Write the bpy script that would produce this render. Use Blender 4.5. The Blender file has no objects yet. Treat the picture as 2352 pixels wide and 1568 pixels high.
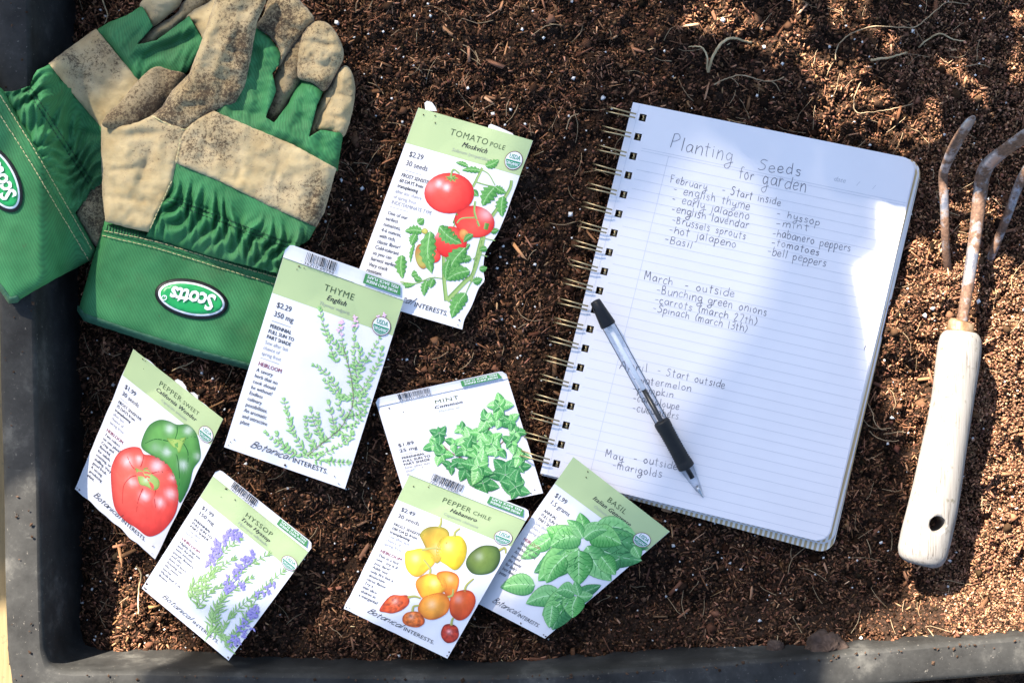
import bpy, bmesh, math, random
import numpy as np
from mathutils import Vector, Matrix, noise
from mathutils.geometry import delaunay_2d_cdt

# ------------------------------------------------------------------ camera, world, sun, exposure
scene = bpy.context.scene
COL = scene.collection
CAMH = 0.95                     # camera height over the soil
MMPX = 0.66 / 2352.0            # metres per reference pixel at soil level
cam_d = bpy.data.cameras.new('camera')
cam_d.sensor_width = 36.0
cam_d.lens = 36.0 * CAMH / 0.66
cam_d.clip_start = 0.01
cam_d.clip_end = 100.0
cam = bpy.data.objects.new('camera', cam_d)
cam.location = (0, 0, CAMH)
COL.objects.link(cam)
scene.camera = cam

SUN_EL = math.radians(40.0)
sdx, sdy = -0.56, 0.83
_n = math.hypot(sdx, sdy)
SUN = Vector((sdx / _n * math.cos(SUN_EL), sdy / _n * math.cos(SUN_EL), math.sin(SUN_EL)))
sun_d = bpy.data.lights.new('sun', 'SUN')
sun_d.energy = 5.0
sun_d.angle = math.radians(0.5)
sun_d.color = (1.0, 0.91, 0.78)
sun = bpy.data.objects.new('sun', sun_d)
sun.rotation_euler = SUN.to_track_quat('Z', 'Y').to_euler()
sun.location = (-1, 1.5, 2)
COL.objects.link(sun)

world = bpy.data.worlds.new('World')
scene.world = world
world.use_nodes = True
wn = world.node_tree.nodes
bg = wn.get('Background') or wn.new('ShaderNodeBackground')
sky = wn.new('ShaderNodeTexSky')
sky.sky_type = 'NISHITA'
sky.sun_disc = False
sky.sun_elevation = SUN_EL
sky.sun_rotation = math.atan2(SUN.x, SUN.y)
world.node_tree.links.new(sky.outputs[0], bg.inputs[0])
bg.inputs[1].default_value = 0.060
scene.view_settings.view_transform = 'Standard'
scene.view_settings.look = 'None'
scene.view_settings.gamma = 1.0
scene.view_settings.exposure = 2.62

# ------------------------------------------------------------------ helpers
rnd = random.Random(7)
ORG = {}


def W(px, py, z=0.0):
    """reference pixel (2352 x 1568) and height -> world point"""
    k = 1.0 - z / CAMH
    return Vector(((px - 1176.0) * MMPX * k, (784.0 - py) * MMPX * k, z))


def lin(c):
    return tuple(((v / 255.0) / 12.92 if v / 255.0 <= 0.04045 else ((v / 255.0 + 0.055) / 1.055) ** 2.4) for v in c)


def thing(name, label, cat, loc=(0, 0, 0), group=None):
    o = bpy.data.objects.new(name, None)
    o.empty_display_size = 0.02
    o.location = loc
    COL.objects.link(o)
    o['label'] = label
    o['category'] = cat
    if group:
        o['group'] = group
    ORG[o.name] = Vector(loc)
    return o


def tag(o, label, cat, group=None, kind=None):
    if label: o['label'] = label
    if cat: o['category'] = cat
    if group: o['group'] = group
    if kind: o['kind'] = kind
    return o


def obj(name, verts, faces, mats, parent=None, cols=None, smooth=False, midx=None, org=None):
    """verts in world coordinates -> one mesh object"""
    if org is None:
        org = ORG[parent.name] if parent else Vector((0, 0, 0))
    me = bpy.data.meshes.new(name)
    me.from_pydata([(v[0] - org[0], v[1] - org[1], v[2] - org[2]) for v in verts], [], faces)
    for m in (mats if isinstance(mats, (list, tuple)) else [mats]):
        me.materials.append(m)
    if midx is not None:
        me.polygons.foreach_set('material_index', midx)
    if cols is not None:
        a = me.color_attributes.new('col', 'FLOAT_COLOR', 'POINT')
        flat = np.ones((len(verts), 4), dtype=np.float32)
        flat[:, :3] = np.asarray(cols, dtype=np.float32)[:, :3]
        a.data.foreach_set('color', flat.ravel())
    if smooth:
        me.polygons.foreach_set('use_smooth', [True] * len(me.polygons))
    me.update()
    o = bpy.data.objects.new(name, me)
    COL.objects.link(o)
    if parent:
        o.parent = parent
    else:
        o.location = org
    ORG[o.name] = Vector(org)
    return o


def catmull(pts, n=8, closed=False):
    P = [Vector(p) for p in pts]
    out = []
    N = len(P)
    rng = range(N if closed else N - 1)
    for i in rng:
        if closed:
            a, b, c, d = P[(i - 1) % N], P[i], P[(i + 1) % N], P[(i + 2) % N]
        else:
            a, b, c, d = P[max(i - 1, 0)], P[i], P[i + 1], P[min(i + 2, N - 1)]
        for k in range(n):
            t = k / n
            out.append(0.5 * ((2 * b) + (c - a) * t + (2 * a - 5 * b + 4 * c - d) * t * t + (3 * b - a - 3 * c + d) * t ** 3))
    if not closed:
        out.append(P[-1])
    return out


def tube(path, radii, seg=10, flat=None, V=None, F=None, cap=True):
    """tube round a list of points; flat = list of (width scale, height scale)"""
    V = [] if V is None else V
    F = [] if F is None else F
    base0 = len(V)
    n = len(path)
    up = Vector((0, 0, 1))
    prev = None
    for i in range(n):
        t = (path[min(i + 1, n - 1)] - path[max(i - 1, 0)])
        if t.length < 1e-9:
            t = Vector((1, 0, 0))
        t.normalize()
        if prev is None:
            s = t.cross(up)
            if s.length < 1e-3:
                s = t.cross(Vector((0, 1, 0)))
            s.normalize()
        else:
            s = prev - t * prev.dot(t)
            s.normalize()
        prev = s
        b = s.cross(t)
        r = radii[i] if isinstance(radii, (list, tuple)) else radii
        fs = flat[i] if flat else (1, 1)
        for k in range(seg):
            a = 2 * math.pi * k / seg
            V.append(path[i] + s * (math.cos(a) * r * fs[0]) + b * (math.sin(a) * r * fs[1]))
    for i in range(n - 1):
        for k in range(seg):
            a = base0 + i * seg + k
            b = base0 + i * seg + (k + 1) % seg
            F.append((a, b, b + seg, a + seg))
    if cap:
        F.append(tuple(base0 + k for k in reversed(range(seg))))
        F.append(tuple(base0 + (n - 1) * seg + k for k in range(seg)))
    return V, F


# ------------------------------------------------------------------ materials
def new_mat(name):
    m = bpy.data.materials.new(name)
    m.use_nodes = True
    nt = m.node_tree
    return m, nt, nt.nodes, nt.links, nt.nodes['Principled BSDF']


def ramp(nd, stops):
    r = nd.new('ShaderNodeValToRGB')
    el = r.color_ramp.elements
    while len(el) > 1:
        el.remove(el[-1])
    el[0].position = stops[0][0]
    el[0].color = (*stops[0][1], 1)
    for p, c in stops[1:]:
        e = el.new(p)
        e.color = (*c, 1)
    return r


def tex_noise(nd, ln, co, scale, detail=4, rough=0.55):
    t = nd.new('ShaderNodeTexNoise')
    t.inputs['Scale'].default_value = scale
    t.inputs['Detail'].default_value = detail
    t.inputs['Roughness'].default_value = rough
    ln.new(co, t.inputs['Vector'])
    return t


def simple_mat(name, stops, scale, rough=0.6, bump=0.0, bump_scale=None, metallic=0.0, spec=None, detail=4, bdist=0.0006, sheen=0):
    m, nt, nd, ln, bs = new_mat(name)
    tc = nd.new('ShaderNodeTexCoord')
    t = tex_noise(nd, ln, tc.outputs['Object'], scale, detail)
    r = ramp(nd, stops)
    ln.new(t.outputs['Fac'], r.inputs[0])
    ln.new(r.outputs[0], bs.inputs['Base Color'])
    bs.inputs['Roughness'].default_value = rough
    bs.inputs['Metallic'].default_value = metallic
    if spec is not None:
        bs.inputs['Specular IOR Level'].default_value = spec
    if sheen:
        bs.inputs['Sheen Weight'].default_value = sheen
    if bump:
        t2 = tex_noise(nd, ln, tc.outputs['Object'], bump_scale or scale, 5)
        b = nd.new('ShaderNodeBump')
        b.inputs['Strength'].default_value = bump
        b.inputs['Distance'].default_value = bdist
        ln.new(t2.outputs['Fac'], b.inputs['Height'])
        ln.new(b.outputs[0], bs.inputs['Normal'])
    return m


def attr_mat(name, rough=0.8, spec=0.2, bump=0, bscale=900, coat=0):
    m, nt, nd, ln, bs = new_mat(name)
    a = nd.new('ShaderNodeAttribute')
    a.attribute_name = 'col'
    ln.new(a.outputs['Color'], bs.inputs['Base Color'])
    bs.inputs['Roughness'].default_value = rough
    bs.inputs['Specular IOR Level'].default_value = spec
    if bump:
        tc = nd.new('ShaderNodeTexCoord')
        t2 = tex_noise(nd, ln, tc.outputs['Object'], bscale, 4)
        b = nd.new('ShaderNodeBump')
        b.inputs['Strength'].default_value = bump
        b.inputs['Distance'].default_value = 0.0005
        ln.new(t2.outputs['Fac'], b.inputs['Height'])
        ln.new(b.outputs[0], bs.inputs['Normal'])
    return m


def g(v):
    return (v, v, v)


M_INK = attr_mat('printed_ink', 0.45, 0.35)
M_PAPER = simple_mat('packet_paper', [(0.3, (0.69, 0.675, 0.695)), (0.7, (0.72, 0.705, 0.725))], 60, 0.45, 0.15, 90, spec=0.35)
M_PAGE = simple_mat('notebook_paper', [(0.3, (0.705, 0.675, 0.69)), (0.7, (0.73, 0.70, 0.715))], 30, 0.75, 0.1, 60, spec=0.2)
M_CRUMB = attr_mat('peat_crumb', 1.0, 0.03, 0.6, 1500)
M_SOIL = simple_mat('peat_soil', [(0.3, (0.010, 0.006, 0.004)), (0.55, (0.035, 0.02, 0.013)), (0.75, (0.08, 0.044, 0.03))], 420, 0.95, 1.0, 600, spec=0.1, detail=8, bdist=0.003)
M_PERLITE = simple_mat('perlite', [(0.3, (0.5, 0.48, 0.45)), (0.6, (0.8, 0.79, 0.77))], 500, 0.8, 0.5, 1500)
M_ROOT = simple_mat('dry_root', [(0.3, (0.20, 0.13, 0.07)), (0.7, (0.42, 0.31, 0.18))], 150, 0.75, 0.3, 900)
M_SPROUT = simple_mat('pale_sprout', [(0.3, (0.34, 0.24, 0.12)), (0.7, (0.55, 0.42, 0.24))], 120, 0.6, 0.2, 700)
M_PAPERB = simple_mat('back_paper', [(0.3, (0.72, 0.73, 0.75)), (0.7, (0.8, 0.8, 0.8))], 60, 0.6)


def glove_fabric():
    m, nt, nd, ln, bs = new_mat('green_twill')
    tc = nd.new('ShaderNodeTexCoord')
    t = tex_noise(nd, ln, tc.outputs['Object'], 45, 5)
    r = ramp(nd, [(0.3, (0.022, 0.125, 0.040)), (0.7, (0.048, 0.215, 0.075))])
    ln.new(t.outputs['Fac'], r.inputs[0])
    d = tex_noise(nd, ln, tc.outputs['Object'], 260, 6, 0.7)
    dr = ramp(nd, [(0.62, g(0)), (0.74, g(0.55))])
    ln.new(d.outputs['Fac'], dr.inputs[0])
    b2 = tex_noise(nd, ln, tc.outputs['Object'], 17, 8, 0.68)
    br = ramp(nd, [(0.50, g(0)), (0.78, g(0.5))])
    ln.new(b2.outputs['Fac'], br.inputs[0])
    mb = nd.new('ShaderNodeMix'); mb.data_type = 'RGBA'
    ln.new(br.outputs[0], mb.inputs[0]); ln.new(r.outputs[0], mb.inputs[6]); mb.inputs[7].default_value = (0.075, 0.10, 0.045, 1)
    mx = nd.new('ShaderNodeMix'); mx.data_type = 'RGBA'
    ln.new(dr.outputs[0], mx.inputs[0]); ln.new(mb.outputs[2], mx.inputs[6]); mx.inputs[7].default_value = (0.06, 0.06, 0.03, 1)
    wv = nd.new('ShaderNodeTexWave')
    wv.wave_type = 'BANDS'; wv.bands_direction = 'DIAGONAL'
    wv.inputs['Scale'].default_value = 270
    wv.inputs['Distortion'].default_value = 1.0
    mp = nd.new('ShaderNodeMapping')
    mp.inputs['Rotation'].default_value = (0, 0, 0.35)
    ln.new(tc.outputs['Object'], mp.inputs[0])
    ln.new(mp.outputs[0], wv.inputs[0])
    wr = ramp(nd, [(0.1, g(0.86)), (0.7, g(1.07))])
    ln.new(wv.outputs['Fac'], wr.inputs[0])
    m2 = nd.new('ShaderNodeMix'); m2.data_type = 'RGBA'; m2.blend_type = 'MULTIPLY'; m2.inputs[0].default_value = 1
    ln.new(mx.outputs[2], m2.inputs[6]); ln.new(wr.outputs[0], m2.inputs[7])
    ln.new(m2.outputs[2], bs.inputs['Base Color'])
    b = nd.new('ShaderNodeBump'); b.inputs['Strength'].default_value = 0.35; b.inputs['Distance'].default_value = 0.0003
    ln.new(wv.outputs['Fac'], b.inputs['Height'])
    ln.new(b.outputs[0], bs.inputs['Normal'])
    bs.inputs['Roughness'].default_value = 0.7
    bs.inputs['Specular IOR Level'].default_value = 0.25
    return m


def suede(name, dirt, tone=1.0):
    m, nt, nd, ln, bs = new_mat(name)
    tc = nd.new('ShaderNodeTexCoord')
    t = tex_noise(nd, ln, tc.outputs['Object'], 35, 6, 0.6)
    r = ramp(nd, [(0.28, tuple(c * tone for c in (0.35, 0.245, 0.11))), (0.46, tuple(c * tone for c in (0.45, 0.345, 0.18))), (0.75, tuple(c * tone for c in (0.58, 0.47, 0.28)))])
    ln.new(t.outputs['Fac'], r.inputs[0])
    big = tex_noise(nd, ln, tc.outputs['Object'], 21, 9, 0.66)
    sm = ramp(nd, [(max(0.02, 0.66 - dirt), g(0)), (0.98 - dirt, g(1))])
    ln.new(big.outputs['Fac'], sm.inputs[0])
    d = tex_noise(nd, ln, tc.outputs['Object'], 560, 6, 0.85)
    ad = nd.new('ShaderNodeMath'); ad.operation = 'MULTIPLY_ADD'
    ln.new(sm.outputs[0], ad.inputs[0]); ad.inputs[1].default_value = 0.27
    ln.new(d.outputs['Fac'], ad.inputs[2])
    dr = ramp(nd, [(0.0, g(0)), (0.655, g(0)), (0.76, g(0.9))])
    ln.new(ad.outputs[0], dr.inputs[0])
    sf = nd.new('ShaderNodeMath'); sf.operation = 'MULTIPLY'; sf.inputs[1].default_value = 0.55
    ln.new(sm.outputs[0], sf.inputs[0])
    m0 = nd.new('ShaderNodeMix'); m0.data_type = 'RGBA'
    ln.new(sf.outputs[0], m0.inputs[0]); ln.new(r.outputs[0], m0.inputs[6]); m0.inputs[7].default_value = (0.19, 0.125, 0.072, 1)
    mx = nd.new('ShaderNodeMix'); mx.data_type = 'RGBA'
    ln.new(dr.outputs[0], mx.inputs[0]); ln.new(m0.outputs[2], mx.inputs[6]); mx.inputs[7].default_value = (0.05, 0.03, 0.018, 1)
    ln.new(mx.outputs[2], bs.inputs['Base Color'])
    n2 = tex_noise(nd, ln, tc.outputs['Object'], 750, 5, 0.7)
    b = nd.new('ShaderNodeBump'); b.inputs['Strength'].default_value = 0.65; b.inputs['Distance'].default_value = 0.0007
    ln.new(n2.outputs['Fac'], b.inputs['Height'])
    ln.new(b.outputs[0], bs.inputs['Normal'])
    bs.inputs['Roughness'].default_value = 0.95
    bs.inputs['Specular IOR Level'].default_value = 0.1
    bs.inputs['Sheen Weight'].default_value = 0.15
    return m


M_TWILL = glove_fabric()
M_SUEDE = suede('tan_suede', 0.25)
M_SUEDE_D = suede('dirty_suede', 0.36, 0.95)
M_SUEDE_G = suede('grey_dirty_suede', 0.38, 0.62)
M_BIND = simple_mat('dark_green_binding', [(0.3, (0.012, 0.07, 0.035)), (0.7, (0.02, 0.10, 0.05))], 200, 0.7, 0.4, 900)
M_THREAD = simple_mat('tan_thread', [(0.3, (0.42, 0.36, 0.16)), (0.7, (0.55, 0.48, 0.25))], 300, 0.7)
M_DTHREAD = simple_mat('green_thread', [(0.3, (0.005, 0.04, 0.018)), (0.7, (0.012, 0.06, 0.03))], 300, 0.8)
M_BLACKRUB = simple_mat('black_rubber', [(0.3, g(0.007)), (0.7, g(0.012))], 200, 0.5, 0.1, 800, spec=0.3)
M_WHITEP = simple_mat('white_rubber', [(0.3, g(0.72)), (0.7, g(0.8))], 200, 0.4)
M_BADGE = simple_mat('green_rubber', [(0.3, (0.012, 0.30, 0.07)), (0.7, (0.016, 0.36, 0.09))], 200, 0.35)


def tray_plastic():
    m, nt, nd, ln, bs = new_mat('black_plastic')
    tc = nd.new('ShaderNodeTexCoord')
    t = tex_noise(nd, ln, tc.outputs['Object'], 26, 8, 0.7)
    r = ramp(nd, [(0.35, (0.013, 0.0127, 0.012)), (0.55, (0.029, 0.0285, 0.027)), (0.72, (0.085, 0.082, 0.074))])
    ln.new(t.outputs['Fac'], r.inputs[0])
    d = tex_noise(nd, ln, tc.outputs['Object'], 520, 3, 0.6)
    dr = ramp(nd, [(0.66, g(0)), (0.75, g(0.5))])
    ln.new(d.outputs['Fac'], dr.inputs[0])
    mx = nd.new('ShaderNodeMix'); mx.data_type = 'RGBA'
    ln.new(dr.outputs[0], mx.inputs[0]); ln.new(r.outputs[0], mx.inputs[6]); mx.inputs[7].default_value = (0.22, 0.20, 0.17, 1)
    # scratches
    mp = nd.new('ShaderNodeMapping'); mp.inputs['Scale'].default_value = (40, 420, 40); mp.inputs['Rotation'].default_value = (0, 0, 1.1)
    ln.new(tc.outputs['Object'], mp.inputs[0])
    s = nd.new('ShaderNodeTexNoise'); s.inputs['Scale'].default_value = 1.0; s.inputs['Detail'].default_value = 3
    ln.new(mp.outputs[0], s.inputs['Vector'])
    sr = ramp(nd, [(0.70, g(0)), (0.80, g(0.3))])
    ln.new(s.outputs['Fac'], sr.inputs[0])
    m2 = nd.new('ShaderNodeMix'); m2.data_type = 'RGBA'
    ln.new(sr.outputs[0], m2.inputs[0]); ln.new(mx.outputs[2], m2.inputs[6]); m2.inputs[7].default_value = (0.25, 0.24, 0.22, 1)
    ln.new(m2.outputs[2], bs.inputs['Base Color'])
    bs.inputs['Roughness'].default_value = 0.62
    bs.inputs['Specular IOR Level'].default_value = 0.16
    b = nd.new('ShaderNodeBump'); b.inputs['Strength'].default_value = 0.35; b.inputs['Distance'].default_value = 0.0008
    ln.new(t.outputs['Fac'], b.inputs['Height']); ln.new(b.outputs[0], bs.inputs['Normal'])
    return m


M_TRAY = tray_plastic()


def old_wood(name, c0, c1, c2, sx, ang):
    m, nt, nd, ln, bs = new_mat(name)
    tc = nd.new('ShaderNodeTexCoord')
    mp = nd.new('ShaderNodeMapping'); mp.inputs['Rotation'].default_value = (0, 0, ang); mp.inputs['Scale'].default_value = (sx, sx * 0.045, sx)
    ln.new(tc.outputs['Object'], mp.inputs[0])
    t = nd.new('ShaderNodeTexNoise'); t.inputs['Scale'].default_value = 1.0; t.inputs['Detail'].default_value = 6; t.inputs['Roughness'].default_value = 0.65
    ln.new(mp.outputs[0], t.inputs['Vector'])
    r = ramp(nd, [(0.30, c0), (0.40, c1), (0.68, c2)])
    ln.new(t.outputs['Fac'], r.inputs[0])
    d = tex_noise(nd, ln, tc.outputs['Object'], 170, 4, 0.6)
    dr = ramp(nd, [(0.61, g(0)), (0.72, g(0.8))])
    ln.new(d.outputs['Fac'], dr.inputs[0])
    mx = nd.new('ShaderNodeMix'); mx.data_type = 'RGBA'
    ln.new(dr.outputs[0], mx.inputs[0]); ln.new(r.outputs[0], mx.inputs[6]); mx.inputs[7].default_value = (0.07, 0.06, 0.035, 1)
    ln.new(mx.outputs[2], bs.inputs['Base Color'])
    bs.inputs['Roughness'].default_value = 0.75
    b = nd.new('ShaderNodeBump'); b.inputs['Strength'].default_value = 0.4; b.inputs['Distance'].default_value = 0.0006
    ln.new(t.outputs['Fac'], b.inputs['Height']); ln.new(b.outputs[0], bs.inputs['Normal'])
    return m


M_HANDLE = old_wood('weathered_wood', (0.05, 0.037, 0.029), (0.155, 0.142, 0.128), (0.215, 0.204, 0.19), 650, -0.17)
M_DECK = old_wood('deck_wood', (0.07, 0.045, 0.018), (0.16, 0.11, 0.045), (0.22, 0.16, 0.075), 300, 0.0)


def rusty_steel():
    m, nt, nd, ln, bs = new_mat('rusty_steel')
    tc = nd.new('ShaderNodeTexCoord')
    t = tex_noise(nd, ln, tc.outputs['Object'], 60, 6, 0.65)
    s = ramp(nd, [(0.42, g(0)), (0.52, g(1))])
    ln.new(t.outputs['Fac'], s.inputs[0])
    t2 = tex_noise(nd, ln, tc.outputs['Object'], 500, 4)
    rr = ramp(nd, [(0.3, (0.05, 0.024, 0.013)), (0.6, (0.13, 0.07, 0.042)), (0.8, (0.22, 0.14, 0.085))])
    ln.new(t2.outputs['Fac'], rr.inputs[0])
    mx = nd.new('ShaderNodeMix'); mx.data_type = 'RGBA'
    ln.new(s.outputs[0], mx.inputs[0]); mx.inputs[6].default_value = (0.33, 0.32, 0.335, 1); ln.new(rr.outputs[0], mx.inputs[7])
    ln.new(mx.outputs[2], bs.inputs['Base Color'])
    inv = nd.new('ShaderNodeMath'); inv.operation = 'MULTIPLY_ADD'
    ln.new(s.outputs[0], inv.inputs[0]); inv.inputs[1].default_value = -0.85; inv.inputs[2].default_value = 0.85
    ln.new(inv.outputs[0], bs.inputs['Metallic'])
    ro = nd.new('ShaderNodeMath'); ro.operation = 'MULTIPLY_ADD'
    ln.new(s.outputs[0], ro.inputs[0]); ro.inputs[1].default_value = 0.4; ro.inputs[2].default_value = 0.38
    ln.new(ro.outputs[0], bs.inputs['Roughness'])
    b = nd.new('ShaderNodeBump'); b.inputs['Strength'].default_value = 0.5; b.inputs['Distance'].default_value = 0.0006
    ln.new(t2.outputs['Fac'], b.inputs['Height']); ln.new(b.outputs[0], bs.inputs['Normal'])
    return m


M_STEEL = rusty_steel()
M_FERRULE = simple_mat('brass_ferrule', [(0.3, (0.10, 0.05, 0.022)), (0.5, (0.20, 0.115, 0.055)), (0.75, (0.34, 0.26, 0.17))], 130, 0.5, 0.3, 500, metallic=0.5)
M_WIRE = simple_mat('bronze_wire', [(0.3, (0.32, 0.235, 0.12)), (0.7, (0.48, 0.37, 0.21))], 200, 0.34, metallic=0.9)
M_RULE = simple_mat('ruled_line', [(0.3, (0.50, 0.50, 0.54)), (0.7, (0.55, 0.55, 0.59))], 200, 0.8)
M_PENCIL = simple_mat('ballpoint_ink', [(0.3, (0.035, 0.035, 0.05)), (0.7, (0.17, 0.17, 0.20))], 90, 0.6)
M_PRINTGREY = simple_mat('grey_print', [(0.3, (0.36, 0.36, 0.40)), (0.7, (0.42, 0.42, 0.45))], 300, 0.8)
M_REDLINE = simple_mat('cover_edge_red', [(0.3, (0.30, 0.10, 0.08)), (0.7, (0.38, 0.14, 0.10))], 200, 0.6)


def stripe_mat():
    m, nt, nd, ln, bs = new_mat('striped_cover')
    tc = nd.new('ShaderNodeTexCoord')
    mp = nd.new('ShaderNodeMapping'); mp.inputs['Rotation'].default_value = (0, 0, 0.245)
    ln.new(tc.outputs['Object'], mp.inputs[0])
    wv = nd.new('ShaderNodeTexWave'); wv.wave_type = 'BANDS'; wv.bands_direction = 'X'; wv.inputs['Scale'].default_value = 95
    ln.new(mp.outputs[0], wv.inputs[0])
    r = ramp(nd, [(0.42, (0.78, 0.74, 0.66)), (0.55, (0.52, 0.37, 0.18))])
    ln.new(wv.outputs['Fac'], r.inputs[0])
    ln.new(r.outputs[0], bs.inputs['Base Color'])
    bs.inputs['Roughness'].default_value = 0.6
    return m


M_STRIPE = stripe_mat()


def clear_plastic():
    m, nt, nd, ln, bs = new_mat('clear_plastic')
    out = nd['Material Output']
    nd.remove(bs)
    tr = nd.new('ShaderNodeBsdfTransparent'); tr.inputs[0].default_value = (0.985, 0.985, 0.99, 1)
    gl = nd.new('ShaderNodeBsdfGlossy'); gl.inputs['Roughness'].default_value = 0.12
    fr = nd.new('ShaderNodeLayerWeight'); fr.inputs['Blend'].default_value = 0.12
    mx = nd.new('ShaderNodeMixShader')
    ln.new(fr.outputs['Fresnel'], mx.inputs[0]); ln.new(tr.outputs[0], mx.inputs[1]); ln.new(gl.outputs[0], mx.inputs[2])
    ln.new(mx.outputs[0], out.inputs['Surface'])
    return m


M_CLEAR = clear_plastic()


def milky():
    m, nt, nd, ln, bs = new_mat('milky_plastic')
    out = nd['Material Output']
    bs.inputs['Base Color'].default_value = (0.85, 0.87, 0.9, 1); bs.inputs['Roughness'].default_value = 0.3
    tr = nd.new('ShaderNodeBsdfTransparent'); mx = nd.new('ShaderNodeMixShader'); mx.inputs[0].default_value = 0.45
    ln.new(bs.outputs[0], mx.inputs[1]); ln.new(tr.outputs[0], mx.inputs[2]); ln.new(mx.outputs[0], out.inputs['Surface'])
    return m


M_MILKY = milky()
M_TIP = simple_mat('steel_tip', [(0.3, g(0.45)), (0.7, g(0.6))], 300, 0.25, metallic=1.0)
M_PENBLACK = simple_mat('black_pen_plastic', [(0.3, (0.006, 0.006, 0.008)), (0.7, (0.009, 0.009, 0.012))], 200, 0.4, spec=0.25)
M_INKTUBE = simple_mat('ink_tube', [(0.3, g(0.008)), (0.7, g(0.012))], 200, 0.3)


def blocker_mat(name, through):  # for the added sheets that hold back part of the sun
    m, nt, nd, ln, bs = new_mat(name)
    out = nd['Material Output']
    bs.inputs['Base Color'].default_value = (0.25, 0.26, 0.25, 1)
    bs.inputs['Roughness'].default_value = 0.9
    tr = nd.new('ShaderNodeBsdfTransparent')
    mx = nd.new('ShaderNodeMixShader'); mx.inputs[0].default_value = through ** 0.5
    ln.new(bs.outputs[0], mx.inputs[1]); ln.new(tr.outputs[0], mx.inputs[2])
    ln.new(mx.outputs[0], out.inputs['Surface'])
    return m


M_BLOCK_A = blocker_mat('sheer_sun_blocker', 0.165)
M_BLOCK_D = blocker_mat('medium_sun_blocker', 0.50)
M_BLOCK_B = blocker_mat('dense_sun_blocker', 0.10)
M_LEAF = simple_mat('shrub_leaf', [(0.3, (0.03, 0.07, 0.02)), (0.7, (0.06, 0.12, 0.035))], 60, 0.5)
M_BARK = simple_mat('shrub_bark', [(0.3, (0.06, 0.04, 0.03)), (0.7, (0.14, 0.10, 0.07))], 90, 0.9, 0.5, 300)

# ------------------------------------------------------------------ setting: deck and soil
NS = np.random.RandomState(11)


class VNoise:
    def __init__(s, cell, seed):
        s.c = cell
        s.g = np.random.RandomState(seed).rand(400, 400)

    def __call__(s, x, y):
        fx = (np.asarray(x) + 0.9) / s.c
        fy = (np.asarray(y) + 0.9) / s.c
        ix = np.floor(fx).astype(int); iy = np.floor(fy).astype(int)
        tx = fx - ix; ty = fy - iy
        tx = tx * tx * (3 - 2 * tx); ty = ty * ty * (3 - 2 * ty)
        ix %= 399; iy %= 399
        G = s.g
        return (G[ix, iy] * (1 - tx) * (1 - ty) + G[ix + 1, iy] * tx * (1 - ty) + G[ix, iy + 1] * (1 - tx) * ty + G[ix + 1, iy + 1] * tx * ty) - 0.5


n1, n2, n3, n4 = VNoise(0.09, 1), VNoise(0.035, 2), VNoise(0.014, 3), VNoise(0.006, 4)


def sstep(a, b, v):
    t = np.clip((v - a) / (b - a), 0, 1)
    return t * t * (3 - 2 * t)


LIMX = [0, 130, 300, 600, 1000, 1286, 1830, 2033, 2352, 3000]
LIMY = [1520, 1518, 1513, 1517, 1522, 1514, 1480, 1463, 1438, 1400]


def hsoil(x, y):
    x = np.asarray(x, dtype=float); y = np.asarray(y, dtype=float)
    h = 0.008 * n1(x, y) + 0.007 * n2(x, y) + 0.009 * n3(x, y) + 0.007 * n4(x, y) - 0.005
    px = x / MMPX + 1176; py = 784 - y / MMPX
    lim = np.interp(px, LIMX, LIMY)
    h = h + 0.015 * sstep(lim - 130, lim - 15, py) * sstep(380, 620, px)
    h = h + 0.016 * sstep(lim - 120, lim - 5, py) * sstep(1500, 2100, px)
    h = h - 0.026 * sstep(290, 120, px)
    # calm under the things that lie on the soil
    for cx, cy, r in ((1680, 740, 430), (1000, 500, 180), (720, 850, 180), (340, 1040, 150), (1040, 980, 150), (480, 430, 330)):
        w = sstep(r, r * 0.55, np.hypot(px - cx, py - cy))
        h = h * (1 - 0.5 * w) - 0.0025 * w
    # small mounds between the notebook and the cultivator
    h = h + 0.007 * np.exp(-(((px - 2060) / 45.0) ** 2 + ((py - 760) / 110.0) ** 2))
    h = h + 0.005 * np.exp(-(((px - 2180) / 60.0) ** 2 + ((py - 660) / 50.0) ** 2))
    return h


def np_mesh(name, V, loops, starts, mat, cols=None, smooth=False):
    me = bpy.data.meshes.new(name)
    me.vertices.add(len(V)); me.vertices.foreach_set('co', np.ascontiguousarray(V, dtype=np.float32).ravel())
    me.loops.add(len(loops)); me.loops.foreach_set('vertex_index', np.ascontiguousarray(loops, dtype=np.int32))
    me.polygons.add(len(starts)); me.polygons.foreach_set('loop_start', np.ascontiguousarray(starts, dtype=np.int32))
    if smooth:
        me.polygons.foreach_set('use_smooth', np.ones(len(starts), dtype=bool))
    me.materials.append(mat)
    if cols is not None:
        a = me.color_attributes.new('col', 'FLOAT_COLOR', 'POINT')
        c = np.ones((len(V), 4), dtype=np.float32); c[:, :3] = cols
        a.data.foreach_set('color', c.ravel())
    me.update(calc_edges=True)
    me.validate()
    o = bpy.data.objects.new(name, me)
    COL.objects.link(o)
    ORG[o.name] = Vector((0, 0, 0))
    return o


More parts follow.
